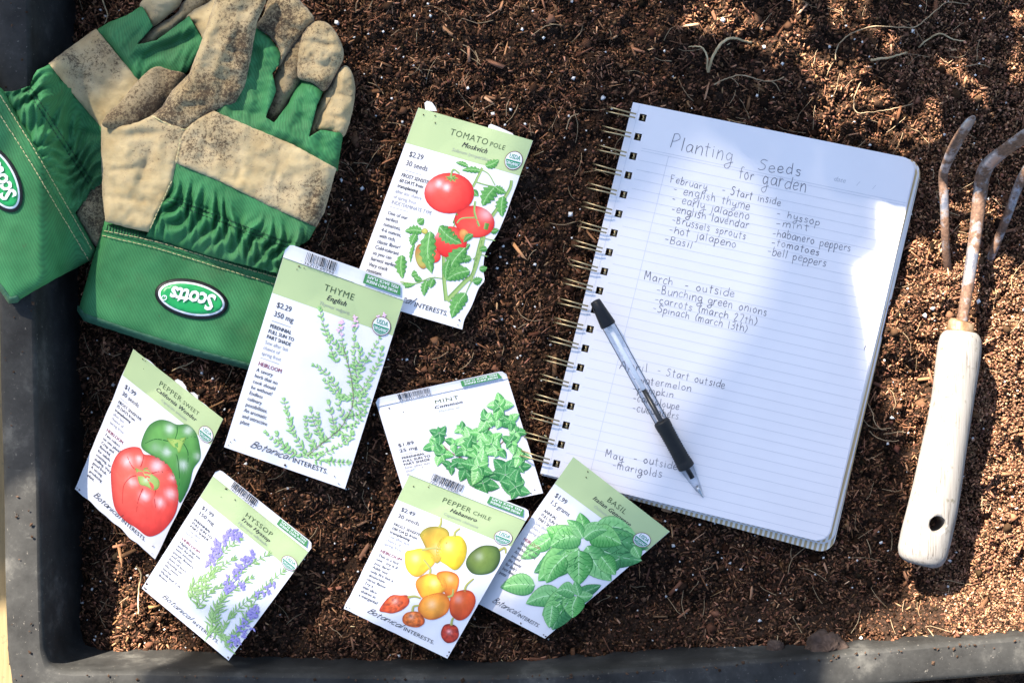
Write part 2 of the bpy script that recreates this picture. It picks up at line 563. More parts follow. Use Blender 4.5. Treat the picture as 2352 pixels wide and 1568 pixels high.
# wooden deck under the tray, one sheet of boards with gaps
V, F = [], []
for i in range(-14, 15):
    x0, x1 = i * 0.14 - 0.47 + 0.003, (i + 1) * 0.14 - 0.47 - 0.003
    b = len(V)
    for (x, y, z) in ((x0, -3, -0.09), (x1, -3, -0.09), (x1, 3, -0.09), (x0, 3, -0.09), (x0, -3, -0.115), (x1, -3, -0.115), (x1, 3, -0.115), (x0, 3, -0.115)):
        V.append((x, y, z))
    F += [(b, b + 1, b + 2, b + 3), (b, b + 4, b + 5, b + 1), (b + 1, b + 5, b + 6, b + 2), (b + 3, b + 2, b + 6, b + 7), (b, b + 3, b + 7, b + 4)]
o = obj('ground', V, F, M_DECK); tag(o, None, None, kind='structure')

# soil bed
gx = np.arange(-0.335, 0.62, 0.002); gy = np.arange(-0.215, 0.44, 0.002)
X, Y = np.meshgrid(gx, gy, indexing='ij')
Z = hsoil(X, Y)
V = np.stack([X, Y, Z], -1).reshape(-1, 3)
nx, ny = len(gx), len(gy)
ii, jj = np.meshgrid(np.arange(nx - 1), np.arange(ny - 1), indexing='ij')
a = (ii * ny + jj).ravel()
Q = np.stack([a, a + ny, a + ny + 1, a + 1], -1)
o = np_mesh('soil', V, Q.ravel(), np.arange(0, len(Q) * 4, 4), M_SOIL, smooth=True)
tag(o, 'dark brown peat soil filling the tray', 'soil', kind='structure')


def inside_tray(x, y):
    px = x / MMPX + 1176; py = 784 - y / MMPX
    lim = np.interp(px, LIMX, LIMY)
    return (px > 128) & (py < lim)


def frames(n, flatness):
    """random rotation frames, long axis mostly lying flat"""
    az = NS.rand(n) * 2 * np.pi
    el = NS.randn(n) * flatness
    L = np.stack([np.cos(az) * np.cos(el), np.sin(az) * np.cos(el), np.sin(el)], -1)
    up = np.tile(np.array([0, 0, 1.0]), (n, 1)) + NS.randn(n, 3) * 0.45
    S = np.cross(up, L); S /= np.linalg.norm(S, axis=1, keepdims=True)
    U = np.cross(L, S)
    return L, S, U


def scatter(n, xr=(-0.30, 0.345), yr=(-0.216, 0.235)):
    x = NS.uniform(*xr, n); y = NS.uniform(*yr, n)
    k = inside_tray(x, y)
    return x[k], y[k]


def chips(n, base, faces, lmin, lmax, wr, tr, flat, colfun, lift, power=1.6, clump=0.0, zone=None):
    """n jittered copies of a small base solid"""
    x, y = scatter(n)
    if clump:
        k = NS.rand(len(x)) < np.clip(0.62 + clump * (1.3 * c1(x, y) + 1.0 * c2(x, y)), 0.06, 1)
        x, y = x[k], y[k]
    if zone is not None:
        k = NS.rand(len(x)) < zone(x, y)
        x, y = x[k], y[k]
    n = len(x)
    z = hsoil(x, y)
    L, S, U = frames(n, flat)
    ln = lmin + (lmax - lmin) * NS.rand(n) ** power
    wd = ln * NS.uniform(*wr, n); th = ln * NS.uniform(*tr, n)
    base = np.asarray(base, float)
    J = base[None] * (1 + NS.randn(n, len(base), 3) * 0.22) + NS.randn(n, len(base), 3) * 0.06
    P = (J[:, :, 0:1] * (ln / 2)[:, None, None] * L[:, None] + J[:, :, 1:2] * (wd / 2)[:, None, None] * S[:, None] + J[:, :, 2:3] * (th / 2)[:, None, None] * U[:, None])
    P += np.stack([x, y, z + NS.uniform(*lift, n) * th], -1)[:, None]
    C = colfun(n)
    fl = np.asarray([i for f in faces for i in f])
    lens = np.array([len(f) for f in faces])
    offs = np.arange(n)[:, None] * len(base)
    loops = (offs + fl[None]).ravel()
    tot = np.tile(lens, n)
    return P.reshape(-1, 3), loops, tot, np.repeat(C, len(base), 0)


c1, c2 = VNoise(0.028, 21), VNoise(0.011, 22)
OCT = [(1, 0, 0), (-1, 0, 0), (0, 1, 0), (0, -1, 0), (0, 0, 1), (0, 0, -1)]
OCTF = [(0, 2, 4), (2, 1, 4), (1, 3, 4), (3, 0, 4), (2, 0, 5), (1, 2, 5), (3, 1, 5), (0, 3, 5)]
CUB = [(-1, -.55, -.6), (1, -.5, -.6), (1, .5, -.6), (-1, .55, -.6), (-1, -.4, .6), (1, -.35, .6), (1, .35, .6), (-1, .4, .6)]
CUBF = [(0, 3, 2, 1), (4, 5, 6, 7), (0, 1, 5, 4), (1, 2, 6, 5), (2, 3, 7, 6), (3, 0, 4, 7)]


def mix_cols(pal, wts):
    pal = np.asarray(pal); wts = np.asarray(wts) / np.sum(wts)

    def f(n):
        c = pal[NS.choice(len(pal), n, p=wts)]
        c = c * np.array([1.2, 1.03, 0.9])
        return np.clip(c * np.exp(NS.randn(n, 1) * 0.35) * (1 + NS.randn(n, 3) * 0.05), 0.003, 0.8)
    return f


def join(parts):
    V, Lp, T, C = [], [], [], []
    off = 0
    for p in parts:
        V.append(p[0]); Lp.append(p[1] + off); T.append(p[2]); C.append(p[3]); off += len(p[0])
    V = np.concatenate(V); Lp = np.concatenate(Lp); T = np.concatenate(T); C = np.concatenate(C)
    starts = np.concatenate([[0], np.cumsum(T)[:-1]])
    return V, Lp, starts, C


dark = mix_cols([(0.030, 0.018, 0.012), (0.062, 0.036, 0.024), (0.11, 0.062, 0.042), (0.012, 0.009, 0.007)], [3, 3, 2, 2])
barkc = mix_cols([(0.18, 0.102, 0.064), (0.25, 0.147, 0.094), (0.11, 0.06, 0.039), (0.34, 0.225, 0.15)], [4, 2.4, 3.5, 0.8])
sunlitc = mix_cols([(0.175, 0.105, 0.070), (0.235, 0.145, 0.098), (0.12, 0.071, 0.047), (0.31, 0.20, 0.14)], [4, 3, 2, 1])  # lighter crumb colours, sunlight put into the soil at right


def sunlit_zone(x, y):
    """where finer crumbs are coloured lighter, to brighten the sunlit soil"""
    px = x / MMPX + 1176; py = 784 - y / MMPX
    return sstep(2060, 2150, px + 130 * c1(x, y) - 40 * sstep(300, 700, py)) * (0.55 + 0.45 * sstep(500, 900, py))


V, Lp, st, C = join([
    chips(165000, OCT, OCTF, 0.0009, 0.0036, (0.6, 1.0), (0.5, 0.9), 0.5, dark, (-0.2, 0.8), 2.0),
    chips(76000, CUB, CUBF, 0.0012, 0.0040, (0.22, 0.6), (0.15, 0.45), 0.4, barkc, (0.2, 1.5), 1.7, 1.0),
    chips(7000, CUB, CUBF, 0.0030, 0.0100, (0.07, 0.2), (0.06, 0.14), 0.28, barkc, (0.8, 3.0), 2.6, 1.0),
    chips(330, CUB, CUBF, 0.006, 0.011, (0.3, 0.55), (0.12, 0.25), 0.2, barkc, (0.6, 1.6), 1.5),
    chips(1500, OCT, OCTF, 0.004, 0.009, (0.7, 1.0), (0.6, 0.9), 0.4, dark, (-0.1, 0.4), 1.5, 1.2),
    chips(260000, OCT, OCTF, 0.0008, 0.0026, (0.5, 1.0), (0.5, 0.9), 0.45, sunlitc, (0.3, 1.6), 1.8, 0.0, sunlit_zone),
    chips(40000, CUB, CUBF, 0.0011, 0.0038, (0.2, 0.5), (0.15, 0.4), 0.35, sunlitc, (0.6, 1.8), 1.8, 0.0, sunlit_zone),
])
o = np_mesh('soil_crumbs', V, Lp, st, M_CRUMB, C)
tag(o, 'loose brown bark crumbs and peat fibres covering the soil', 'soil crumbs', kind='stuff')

# perlite specks
V, Lp, st, C = join([
    chips(850, OCT, OCTF, 0.0010, 0.0026, (0.7, 1.0), (0.7, 1.0), 0.5, lambda n: np.full((n, 3), 0.7), (0.6, 1.4), 1.6),
    chips(95, OCT, OCTF, 0.0026, 0.0048, (0.7, 1.0), (0.6, 0.9), 0.5, lambda n: np.full((n, 3), 0.7), (0.6, 1.2), 1.6)])
o = np_mesh('perlite_specks', V, Lp, st, M_PERLITE)
tag(o, 'tiny white perlite specks scattered through the soil', 'perlite', kind='stuff')

# fine hair fibres
V, F = [], []
for i in range(420):
    x = rnd.uniform(-0.29, 0.34); y = rnd.uniform(-0.195, 0.225)
    if not inside_tray(np.array(x), np.array(y)):
        continue
    a = rnd.uniform(0, 6.28); L = rnd.uniform(0.006, 0.022); cv = rnd.uniform(-90, 90)
    pts = []
    for k in range(5):
        pts.append(Vector((x, y, float(hsoil(x, y)) + 0.0022 + 0.002 * math.sin(k / 4 * math.pi) * rnd.random())))
        x += math.cos(a) * L / 4; y += math.sin(a) * L / 4; a += cv * L / 4 + rnd.uniform(-.25, .25)
    tube(pts, rnd.uniform(0.00012, 0.00024), 4, None, V, F)
o = obj('soil_fibres', V, F, M_ROOT); tag(o, 'fine pale hair roots strewn over the soil', 'soil fibres', kind='stuff')


# individual roots and sprouts the photo shows
def root(name, label, strands, mat=M_ROOT, z=0.004, cat='root', lift=0.0, group=None):
    c = W(*strands[0][0][0], 0)
    org = Vector((c.x, c.y, float(hsoil(c.x, c.y))))
    V, F = [], []
    for pts, r0, r1 in strands:
        P = []
        sm = catmull([(p[0], p[1], 0) for p in pts], 7)
        n = len(sm)
        for k, p in enumerate(sm):
            w = W(p[0] + rnd.uniform(-.8, .8), p[1] + rnd.uniform(-.8, .8), 0)
            P.append(Vector((w.x, w.y, float(hsoil(w.x, w.y)) + z + lift * math.sin(math.pi * k / (n - 1)))))
        tube(P, [r0 + (r1 - r0) * k / (n - 1) for k in range(n)], 6, None, V, F)
    o = obj(name, V, F, mat, None, smooth=True, org=org)
    tag(o, label, cat, group)
    return o


root('forked_sprout', 'pale forked dry sprout curling up above the notebook top edge', [
    ([(1627, 165), (1632, 140), (1648, 112), (1668, 98), (1695, 93), (1728, 95)], 0.0010, 0.0007),
    ([(1625, 160), (1618, 132), (1604, 117), (1580, 111)], 0.0007, 0.0004)], M_SPROUT, 0.005, 'sprout', 0.01)
root('dry_root', 'long thin wavy root near the top right corner of the soil', [
    ([(1919, 138), (1926, 105), (1955, 78), (2010, 62), (2092, 66), (2125, 45), (2165, 12), (2182, 3), (2230, 5)], 0.0004, 0.0003)], M_ROOT, 0.005)
root('dry_root', 'thin branching grey root lying just above the notebook', [
    ([(1638, 198), (1665, 182), (1700, 174), (1740, 183), (1775, 188), (1800, 178)], 0.00045, 0.0003),
    ([(1750, 184), (1778, 194), (1790, 212)], 0.0003, 0.0002),
    ([(1680, 180), (1690, 188), (1696, 198)], 0.0003, 0.0002)], M_ROOT, 0.004)
root('dry_root', 'hooked fine root between the notebook corner and the short tine', [
    ([(1978, 188), (1962, 220), (1957, 250), (1968, 264), (2000, 258), (2055, 248), (2100, 236)], 0.00035, 0.0003)], M_ROOT, 0.005)
root('dry_root', 'stubby tan root twist in the dappled soil at upper right', [
    ([(2120, 102), (2140, 84), (2165, 76), (2200, 86), (2225, 88)], 0.0006, 0.0004),
    ([(2000, 138), (2045, 132), (2085, 120)], 0.0009, 0.0004)], M_SPROUT, 0.004)
root('dry_root', 'thin bent root beside the right edge of the notebook', [
    ([(1992, 920), (2004, 945), (2008, 968), (2022, 984), (2034, 986)], 0.00035, 0.0003)], M_ROOT, 0.006)
root('dry_root', 'shallow curved root left of the wooden handle', [
    ([(1998, 990), (2018, 1006), (2045, 1012), (2062, 1010)], 0.0003, 0.00025), ([(2030, 996), (2060, 990), (2075, 992)], 0.0003, 0.00025)], M_ROOT, 0.005)
root('dry_root', 'straight straw coloured root under the hyssop packet left corner', [
    ([(311, 1300), (322, 1320), (316, 1360), (320, 1410)], 0.0006, 0.0005)], M_SPROUT, 0.006)
root('dry_root', 'yellowish root hanging at the top edge above the rear glove', [
    ([(222, -12), (229, 8), (236, 28), (228, 46)], 0.0006, 0.0003)], M_SPROUT, 0.005)
root('dry_root', 'short forked root between the front cuff and the sweet pepper packet', [
    ([(394, 852), (414, 842), (430, 838), (446, 828)], 0.0004, 0.0003), ([(414, 843), (428, 848)], 0.0003, 0.0002)], M_SPROUT, 0.005)
root('dry_root', 'fine curly root in the soil between tomato packet and notebook rings', [
    ([(1330, 262), (1312, 270), (1304, 286), (1300, 300)], 0.00035, 0.0003)], M_ROOT, 0.005)


def clod(name, label, px, py, r, z):
    c = W(px, py, 0); hz = float(hsoil(c.x, c.y))
    V, F = [], []
    nu, nv = 36, 22
    cols = []
    for j in range(nv + 1):
        for i in range(nu):
            th = math.pi * j / nv; ph = 2 * math.pi * i / nu
            d = Vector((math.sin(th) * math.cos(ph), math.sin(th) * math.sin(ph), 0.75 * math.cos(th)))
            k = 1 + 0.35 * noise.noise(d * 1.7 + Vector((px, 0, 0))) + 0.22 * noise.noise(d * 5) + 0.14 * noise.noise(d * 12)
            V.append(Vector((c.x, c.y, hz + z)) + d * r * k)
            s = 0.035 + 0.03 * rnd.random()
            cols.append((s * 1.2, s * 0.85, s * 0.7))
    for j in range(nv):
        for i in range(nu):
            a = j * nu + i; b = j * nu + (i + 1) % nu
            F.append((a, a + nu, b + nu, b))
    o = obj(name, V, F, M_CRUMB, None, cols, True, org=Vector((c.x, c.y, hz)))
    tag(o, label, 'soil clod')


clod('soil_clod', 'large round dark soil clod against the bottom rim', 1872, 1466, 0.0112, 0.009)
clod('soil_clod', 'smaller ragged brown clod left of the big one by the rim', 1765, 1478, 0.0065, 0.003)

# ------------------------------------------------------------------ planting tray
tray = thing('planting_tray', 'black scuffed plastic planting tray holding the soil', 'tray', tuple(W(90, 1500, 0)))
inner = [(62, -420), (68, 0), (76, 500), (88, 1000), (94, 1300), (98, 1460), (103, 1505), (118, 1532), (160, 1542), (300, 1541), (600, 1546), (1000, 1551), (1286, 1543), (1830, 1507), (2033, 1489), (2352, 1462), (2900, 1430), (3150, 1380), (3230, 1200), (3230, 0), (3200, -420), (3100, -520), (1500, -560), (160, -520)]
RZ = 0.045
ip = [W(p[0], p[1], RZ) for p in catmull([(p[0], p[1], 0) for p in inner], 8, True)]
prof_wall = [(-0.010, -0.075), (-0.004, -0.02), (-0.001, 0.03), (0.0, 0.0405), (0.0008, 0.0432), (0.0026, 0.0446)]
prof_rim = [(0.0026, 0.0446), (0.006, 0.0452), (0.014, 0.0453), (0.0195, 0.0450), (0.0222, 0.0438), (0.0232, 0.041), (0.0234, 0.022), (0.0215, 0.022)]
prof_out = [(0.0215, 0.022), (0.0190, 0.022), (0.0120, -0.088)]


def sweep(prof):
    V, F = [], []
    N = len(ip); m = len(prof)
    for i in range(N):
        t = (ip[(i + 1) % N] - ip[i - 1]); t.z = 0; t.normalize()
        nrm = Vector((t.y, -t.x, 0))
        # path runs down the left side then right along the bottom: outward is to its right
        mit = 1.0 / max(abs(nrm.x), abs(nrm.y))
        for d, z in prof:
            d = d * (mit if d > 0 else 1)
            wob = 0.0006 * noise.noise(Vector((ip[i].x * 14, ip[i].y * 14, z * 30)))
            V.append((ip[i].x + nrm.x * (d + wob), ip[i].y + nrm.y * (d + wob), z + wob * 0.6))
    for i in range(N):
        for k in range(m - 1):
            a = i * m + k; b = ((i + 1) % N) * m + k
            F.append((a, b, b + 1, a + 1))
    return V, F


for nm, pf in (('tray_wall', prof_wall), ('rim', prof_rim), ('outer_wall', prof_out)):
    V, F = sweep(pf)
    obj(nm, V, F, M_TRAY, tray, smooth=True)

# ------------------------------------------------------------------ printed lettering
_tc = {}
_txt = bpy.data.curves.new('lettering', 'FONT')
_txt.dimensions = '2D'
_txt.resolution_u = 2
_txo = bpy.data.objects.new('lettering', _txt)


def text_mesh(s, size=1.0, shear=0.0, bold=0.0, space=1.0):
    """flat lettering -> (verts in size units, x right, y up; faces; width)"""
    key = (s, shear, bold, space)
    if key not in _tc:
        _txt.body = s; _txt.size = 1.0; _txt.shear = shear; _txt.offset = bold; _txt.space_character = space
        me = _txo.to_mesh()
        vs = [(v.co.x, v.co.y) for v in me.vertices]
        fs = [tuple(p.vertices) for p in me.polygons]
        _txo.to_mesh_clear()
        w = max((v[0] for v in vs), default=0.0)
        _tc[key] = (vs, fs, w)
    vs, fs, w = _tc[key]
    return [(x * size, y * size) for x, y in vs], fs, w * size


# single-stroke handwriting, x height 0.5, ascender 1
HW = {
    'a': (.52, [[(.42, .42), (.22, .5), (.04, .26), (.16, .01), (.36, .14), (.43, .45), (.42, .12), (.5, .02)]]),
    'b': (.48, [[(.05, 1), (.05, 0)], [(.05, .28), (.25, .5), (.43, .28), (.28, .01), (.06, .06)]]),
    'c': (.44, [[(.4, .42), (.2, .5), (.03, .25), (.18, 0), (.42, .08)]]),
    'd': (.52, [[(.42, .42), (.2, .48), (.03, .22), (.18, 0), (.4, .16)], [(.45, 1), (.43, 0)]]),
    'e': (.48, [[(.05, .24), (.4, .3), (.3, .5), (.09, .4), (.06, .12), (.22, 0), (.45, .1)]]),
    'f': (.42, [[(.42, .92), (.28, 1), (.16, .8), (.15, 0)], [(0, .5), (.36, .52)]]),
    'g': (.5, [[(.42, .42), (.2, .5), (.04, .28), (.2, .05), (.4, .24)], [(.43, .48), (.42, -.25), (.2, -.42), (.02, -.26), (.3, -.08), (.6, 0)]]),
    'h': (.5, [[(.05, 1), (.05, 0)], [(.05, .26), (.25, .5), (.4, .36), (.43, 0)]]),
    'i': (.2, [[(.08, .5), (.08, 0)], [(.08, .72), (.1, .7)]]),
    'j': (.3, [[(.2, .5), (.2, -.25), (.04, -.4)], [(.2, .72), (.22, .7)]]),
    'k': (.42, [[(.05, 1), (.05, 0)], [(.38, .5), (.06, .22), (.4, 0)]]),
    'l': (.22, [[(.08, 1), (.09, 0)]]),
    'm': (.72, [[(.04, .5), (.05, 0)], [(.05, .3), (.2, .5), (.32, .36), (.33, 0)], [(.33, .3), (.48, .5), (.62, .36), (.64, 0)]]),
    'n': (.5, [[(.04, .5), (.05, 0)], [(.05, .28), (.25, .5), (.4, .36), (.42, 0)]]),
    'o': (.5, [[(.24, .5), (.04, .28), (.2, 0), (.42, .2), (.3, .48), (.22, .5)]]),
    'p': (.48, [[(.05, .5), (.05, -.42)], [(.05, .3), (.25, .52), (.42, .28), (.26, .02), (.06, .1)]]),
    'r': (.36, [[(.05, .5), (.06, 0)], [(.06, .28), (.2, .48), (.34, .44)]]),
    's': (.4, [[(.34, .44), (.14, .5), (.08, .34), (.3, .2), (.24, .01), (.03, .06)]]),
    't': (.4, [[(.16, .85), (.17, .04), (.24, 0)], [(0, .5), (.36, .52)]]),
    'u': (.5, [[(.05, .5), (.08, .1), (.24, 0), (.4, .16)], [(.42, .5), (.43, 0)]]),
    'v': (.44, [[(.03, .5), (.2, 0), (.4, .5)]]),
    'w': (.62, [[(.03, .5), (.15, 0), (.3, .4), (.44, 0), (.58, .5)]]),
    'y': (.5, [[(.05, .5), (.1, .14), (.26, .1), (.4, .3)], [(.43, .5), (.4, -.25), (.2, -.42), (.06, -.28), (.34, -.08), (.66, 0)]]),
    'P': (.6, [[(.08, 1), (.06, 0)], [(.05, .95), (.35, 1.02), (.52, .75), (.3, .5), (.08, .46)]]),
    'S': (.6, [[(.5, .9), (.25, 1), (.1, .75), (.4, .5), (.42, .15), (.2, 0), (.02, .1)]]),
    'F': (.55, [[(.08, .98), (.08, 0)], [(.05, .98), (.5, 1)], [(.08, .52), (.4, .55)]]),
    'M': (.75, [[(.05, 0), (.1, .98), (.34, .35), (.58, .98), (.66, 0)]]),
    'A': (.6, [[(.03, 0), (.28, 1), (.52, 0)], [(.12, .36), (.44, .38)]]),
    'B': (.56, [[(.08, .96), (.07, 0)], [(.05, .95), (.35, .95), (.36, .62), (.1, .52), (.42, .44), (.42, .06), (.06, .02)]]),
    '2': (.5, [[(.06, .75), (.24, .95), (.4, .72), (.08, .02), (.46, .03)]]),
    '7': (.46, [[(.04, .92), (.42, .94), (.16, 0)]]),
    '1': (.22, [[(.1, .95), (.1, 0)]]),
    '3': (.48, [[(.06, .9), (.34, .92), (.34, .6), (.14, .5), (.42, .36), (.3, .02), (.04, .06)]]),
    '(': (.3, [[(.22, 1), (.06, .5), (.22, -.05)]]),
    ')': (.3, [[(.04, 1), (.24, .5), (.04, -.05)]]),
    '-': (.42, [[(.02, .32), (.34, .34)]]),
    '.': (.2, [[(.05, .03), (.08, .0)]]),
    ' ': (.42, []),
}


def hy(y):
    return y * 1.2 if y <= 0.5 else 0.6 + (y - 0.5) * 0.8


def hand(s, sp=0.10):
    out = []
    x = 0
    for ch in s:
        w, st = HW[ch]
        jy = rnd.uniform(-.05, .05); js = rnd.uniform(.88, 1.1); jx = rnd.uniform(.9, 1.12); sl = rnd.uniform(-.05, .09)
        for p in st:
            low = ch.islower()
            pp = [(x + q[0] * jx + sl * q[1], (hy(q[1]) if low else q[1]) * js + jy + rnd.uniform(-.018, .018), 0) for q in p]
            sm = catmull(pp, 6) if len(p) > 2 else [Vector(q) for q in pp]
            out.append([(q[0], q[1]) for q in sm])
        x += w + sp
    return out, x - sp


def ribbon(P, w, V, F):
    n = len(P)
    b = len(V)
    for i in range(n):
        t = P[min(i + 1, n - 1)] - P[max(i - 1, 0)]
        L = math.hypot(t.x, t.y) or 1.0
        nx_, ny_ = -t.y / L * w / 2, t.x / L * w / 2
        V.append((P[i].x + nx_, P[i].y + ny_, P[i].z)); V.append((P[i].x - nx_, P[i].y - ny_, P[i].z))
    for i in range(n - 1):
        F.append((b + 2 * i, b + 2 * i + 1, b + 2 * i + 3, b + 2 * i + 2))


# ------------------------------------------------------------------ seed packets
class Ink:
    """flat printed shapes in crop pixels with a colour per vertex; becomes one mesh that follows the packet's face"""

    def __init__(s, pk, up=0.00006):
        s.up = up; s.pk = pk; s.V = []; s.F = []; s.C = []; s.L = []

    def add(s, pts, faces, cols, step=1):
        s.pk.layer += step
        b = len(s.V)
        s.V += pts; s.C += cols; s.L += [s.pk.layer] * len(pts)
        s.F += [tuple(b + i for i in f) for f in faces]

    def quad(s, p0, p1, p2, p3, c, nu=8, nv=3):
        pts, fs = [], []
        for j in range(nv + 1):
            for i in range(nu + 1):
                u, v = i / nu, j / nv
                pts.append(tuple((p0[k] * (1 - u) + p1[k] * u) * (1 - v) + (p3[k] * (1 - u) + p2[k] * u) * v for k in (0, 1)))
        for j in range(nv):
            for i in range(nu):
                a = j * (nu + 1) + i
                fs.append((a, a + 1, a + nu + 2, a + nu + 1))
        s.add(pts, fs, [c] * len(pts))

    def blob(s, outline, colf, rings=11, smooth=4, ctr=None):
        pl = [(p[0], p[1]) for p in (catmull([(q[0], q[1], 0) for q in outline], smooth, True) if smooth else outline)]
        cx = ctr[0] if ctr else sum(p[0] for p in pl) / len(pl)
        cy = ctr[1] if ctr else sum(p[1] for p in pl) / len(pl)
        pts = [(cx, cy)]; cols = [colf(cx, cy, 0)]
        n = len(pl); fs = []
        for r in range(1, rings + 1):
            k = (r / rings) ** 0.8
            for p in pl:
                q = (cx + (p[0] - cx) * k, cy + (p[1] - cy) * k)
                pts.append(q); cols.append(colf(q[0], q[1], k))
        for i in range(n):
            fs.append((0, 1 + i, 1 + (i + 1) % n))
        for r in range(rings - 1):
            for i in range(n):
                a = 1 + r * n + i; b = 1 + r * n + (i + 1) % n
                fs.append((a, a + n, b + n, b))
        s.add(pts, fs, cols)

    def ell(s, cx, cy, rx, ry, colf, rot=0, n=28, rings=5):
        o = []
        for i in range(n):
            a = 2 * math.pi * i / n
            x, y = rx * math.cos(a), ry * math.sin(a)
            o.append((cx + x * math.cos(rot) - y * math.sin(rot), cy + x * math.sin(rot) + y * math.cos(rot)))
        s.blob(o, colf if callable(colf) else (lambda x, y, k: colf), max(rings, 10), 0, (cx, cy))

    def line(s, pts, w0, w1, c, c2=None):
        P = catmull([(p[0], p[1], 0) for p in pts], 5) if len(pts) > 2 else [Vector((*p, 0)) for p in pts]
        n = len(P); vs, cs, fs = [], [], []
        for i in range(n):
            t = P[min(i + 1, n - 1)] - P[max(i - 1, 0)]
            t.normalize()
            w = (w0 + (w1 - w0) * i / (n - 1)) / 2
            vs += [(P[i].x - t.y * w, P[i].y + t.x * w), (P[i].x, P[i].y), (P[i].x + t.y * w, P[i].y - t.x * w)]
            cs += [c, c2 or c, c2 or c]
        for i in range(n - 1):
            for k in (0, 1):
                a = 3 * i + k
                fs.append((a, a + 3, a + 4, a + 1))
        s.add(vs, fs, cs)

    def leaf(s, b, t, w, dark, mid, light, serr=0.0, bend=0.0, n=9, vein=0.35, fat=0.5, outline=0.75):
        b = Vector((*b, 0)); t = Vector((*t, 0))
        d = t - b; L = d.length
        if L < 1: return
        nv = Vector((-d.y, d.x, 0)) / L
        vs, cs, fs = [], [], []
        flip = 1 if nv.x + nv.y * 0.6 < 0 else -1      # lit side of the drawing

        def mixc(a, c, k): return tuple(a[i] * (1 - k) + c[i] * k for i in range(3))
        for i in range(n + 1):
            u = i / n
            m = b + d * u + nv * (bend * L * math.sin(math.pi * u))
            hw = w / 2 * (math.sin(math.pi * u ** (0.5 + fat * 0.5)) ** 0.8 if 0 < u < 1 else 0.0)
            if serr and 0 < i < n:
                hw *= 1 + serr * (1 if i % 2 else -1)
            vn = vein * (1 if i % 2 else 0)
            for k, off in enumerate((-1, -.86, -.45, 0, .45, .86, 1)):
                vs.append((m.x + nv.x * hw * off, m.y + nv.y * hw * off))
                side = off * flip
                base = mixc(mid, light, max(0, side) * 0.8) if side > 0 else mixc(mid, dark, -side * 0.65)
                if abs(off) == 1: base = mixc(base, dark, outline)
                elif off == 0: base = mixc(base, light, 0.6)
                else: base = mixc(base, light if side < 0 else dark, vn)
                cs.append(base)
        for i in range(n):
            for k in range(6):
                a = i * 7 + k
                fs.append((a, a + 7, a + 8, a + 1))
        s.add(vs, fs, cs)
        if w > 24 and vein > 0:
            def P_(u, off):
                m = b + d * u + nv * (bend * L * math.sin(math.pi * u))
                hw = w / 2 * (math.sin(math.pi * u ** (0.5 + fat * 0.5)) ** 0.8 if 0 < u < 1 else 0.0)
                return (m.x + nv.x * hw * off, m.y + nv.y * hw * off)
            dk = tuple(dark[i] * 0.75 + mid[i] * 0.2 for i in range(3))
            for sd in (-1, 1):
                for u in (0.15, 0.32, 0.49, 0.66):
                    s.line([P_(u, 0), P_(min(.95, u + .12), sd * .5), P_(min(.97, u + .2), sd * .88)], max(1.6, w * .03), 1.0, dk if sd * flip < 0 else mixc(mid, dark, .8))
            s.line([P_(0, 0), P_(.5, 0), P_(1, 0)], max(2.2, w * .05), 1.2, mixc(light, (0.7, 0.8, 0.6), .4))
            E = [P_(i / 12, 1.0) for i in range(13)]; E2 = [P_(i / 12, -1.0) for i in range(13)]
            for e in (E if flip < 0 else E2,):
                s.line(e, max(1.5, w * .022), 1.2, dk)

    def text(s, body, u, v, size, c, shear=0, bold=0, space=1.0, align='L', rot=0, width=None, squeeze=1.0, heavy=0.0):
        vs, fs, w = text_mesh(body, size, shear, bold, space)
        k = (width / w) if (width and w) else squeeze
        ox = {'L': 0, 'C': -w * k / 2, 'R': -w * k}[align]
        ca, sa = math.cos(rot), math.sin(rot)
        pts = []
        for x, y in vs:
            x = x * k + ox
            X_, Y_ = x * ca - y * sa, x * sa + y * ca
            pts.append((u + X_, v - Y_))
        for sh_ in ((0.0,) if not heavy else (-heavy * size, 0.0, heavy * size)):
            s.add([s.pk.crop(a + sh_ * ca, b_ - sh_ * sa) for a, b_ in pts], fs, [c] * len(pts), 12 if size > 4 else 4)

    def script(s, body, u, v, h, width, c, th, slant=0.35):
        st, w = hand(body, 0.02)
        for ln_ in st:
            P = [Vector((u + (q[0] + slant * q[1]) * width / w, v - q[1] * h, 0)) for q in ln_]
            vs, fs = [], []
            ribbon(P, th, vs, fs)
            s.add([s.pk.crop(a[0], a[1]) for a in vs], fs, [c] * len(vs))

    def build(s, name, mat=None):
        pk = s.pk
        vs = [pk.at_crop(p, s.up + 0.0000004 * l) for p, l in zip(s.V, s.L)]
        return obj(name, vs, s.F, mat or M_INK, pk.root, s.C)


def ink(c, k=0.72):
    return tuple(v * k for v in lin(c))


BLACK = ink((44, 44, 50)); GREY = ink((80, 80, 88)); LGREY = ink((150, 152, 162)); MAROON = ink((150, 62, 82)); BAND = ink((205, 224, 164), 0.66)
SEALG = ink((30, 150, 110)); WHITEI = (0.72, 0.71, 0.73); TITLE = ink((78, 98, 62))


PACKS = []


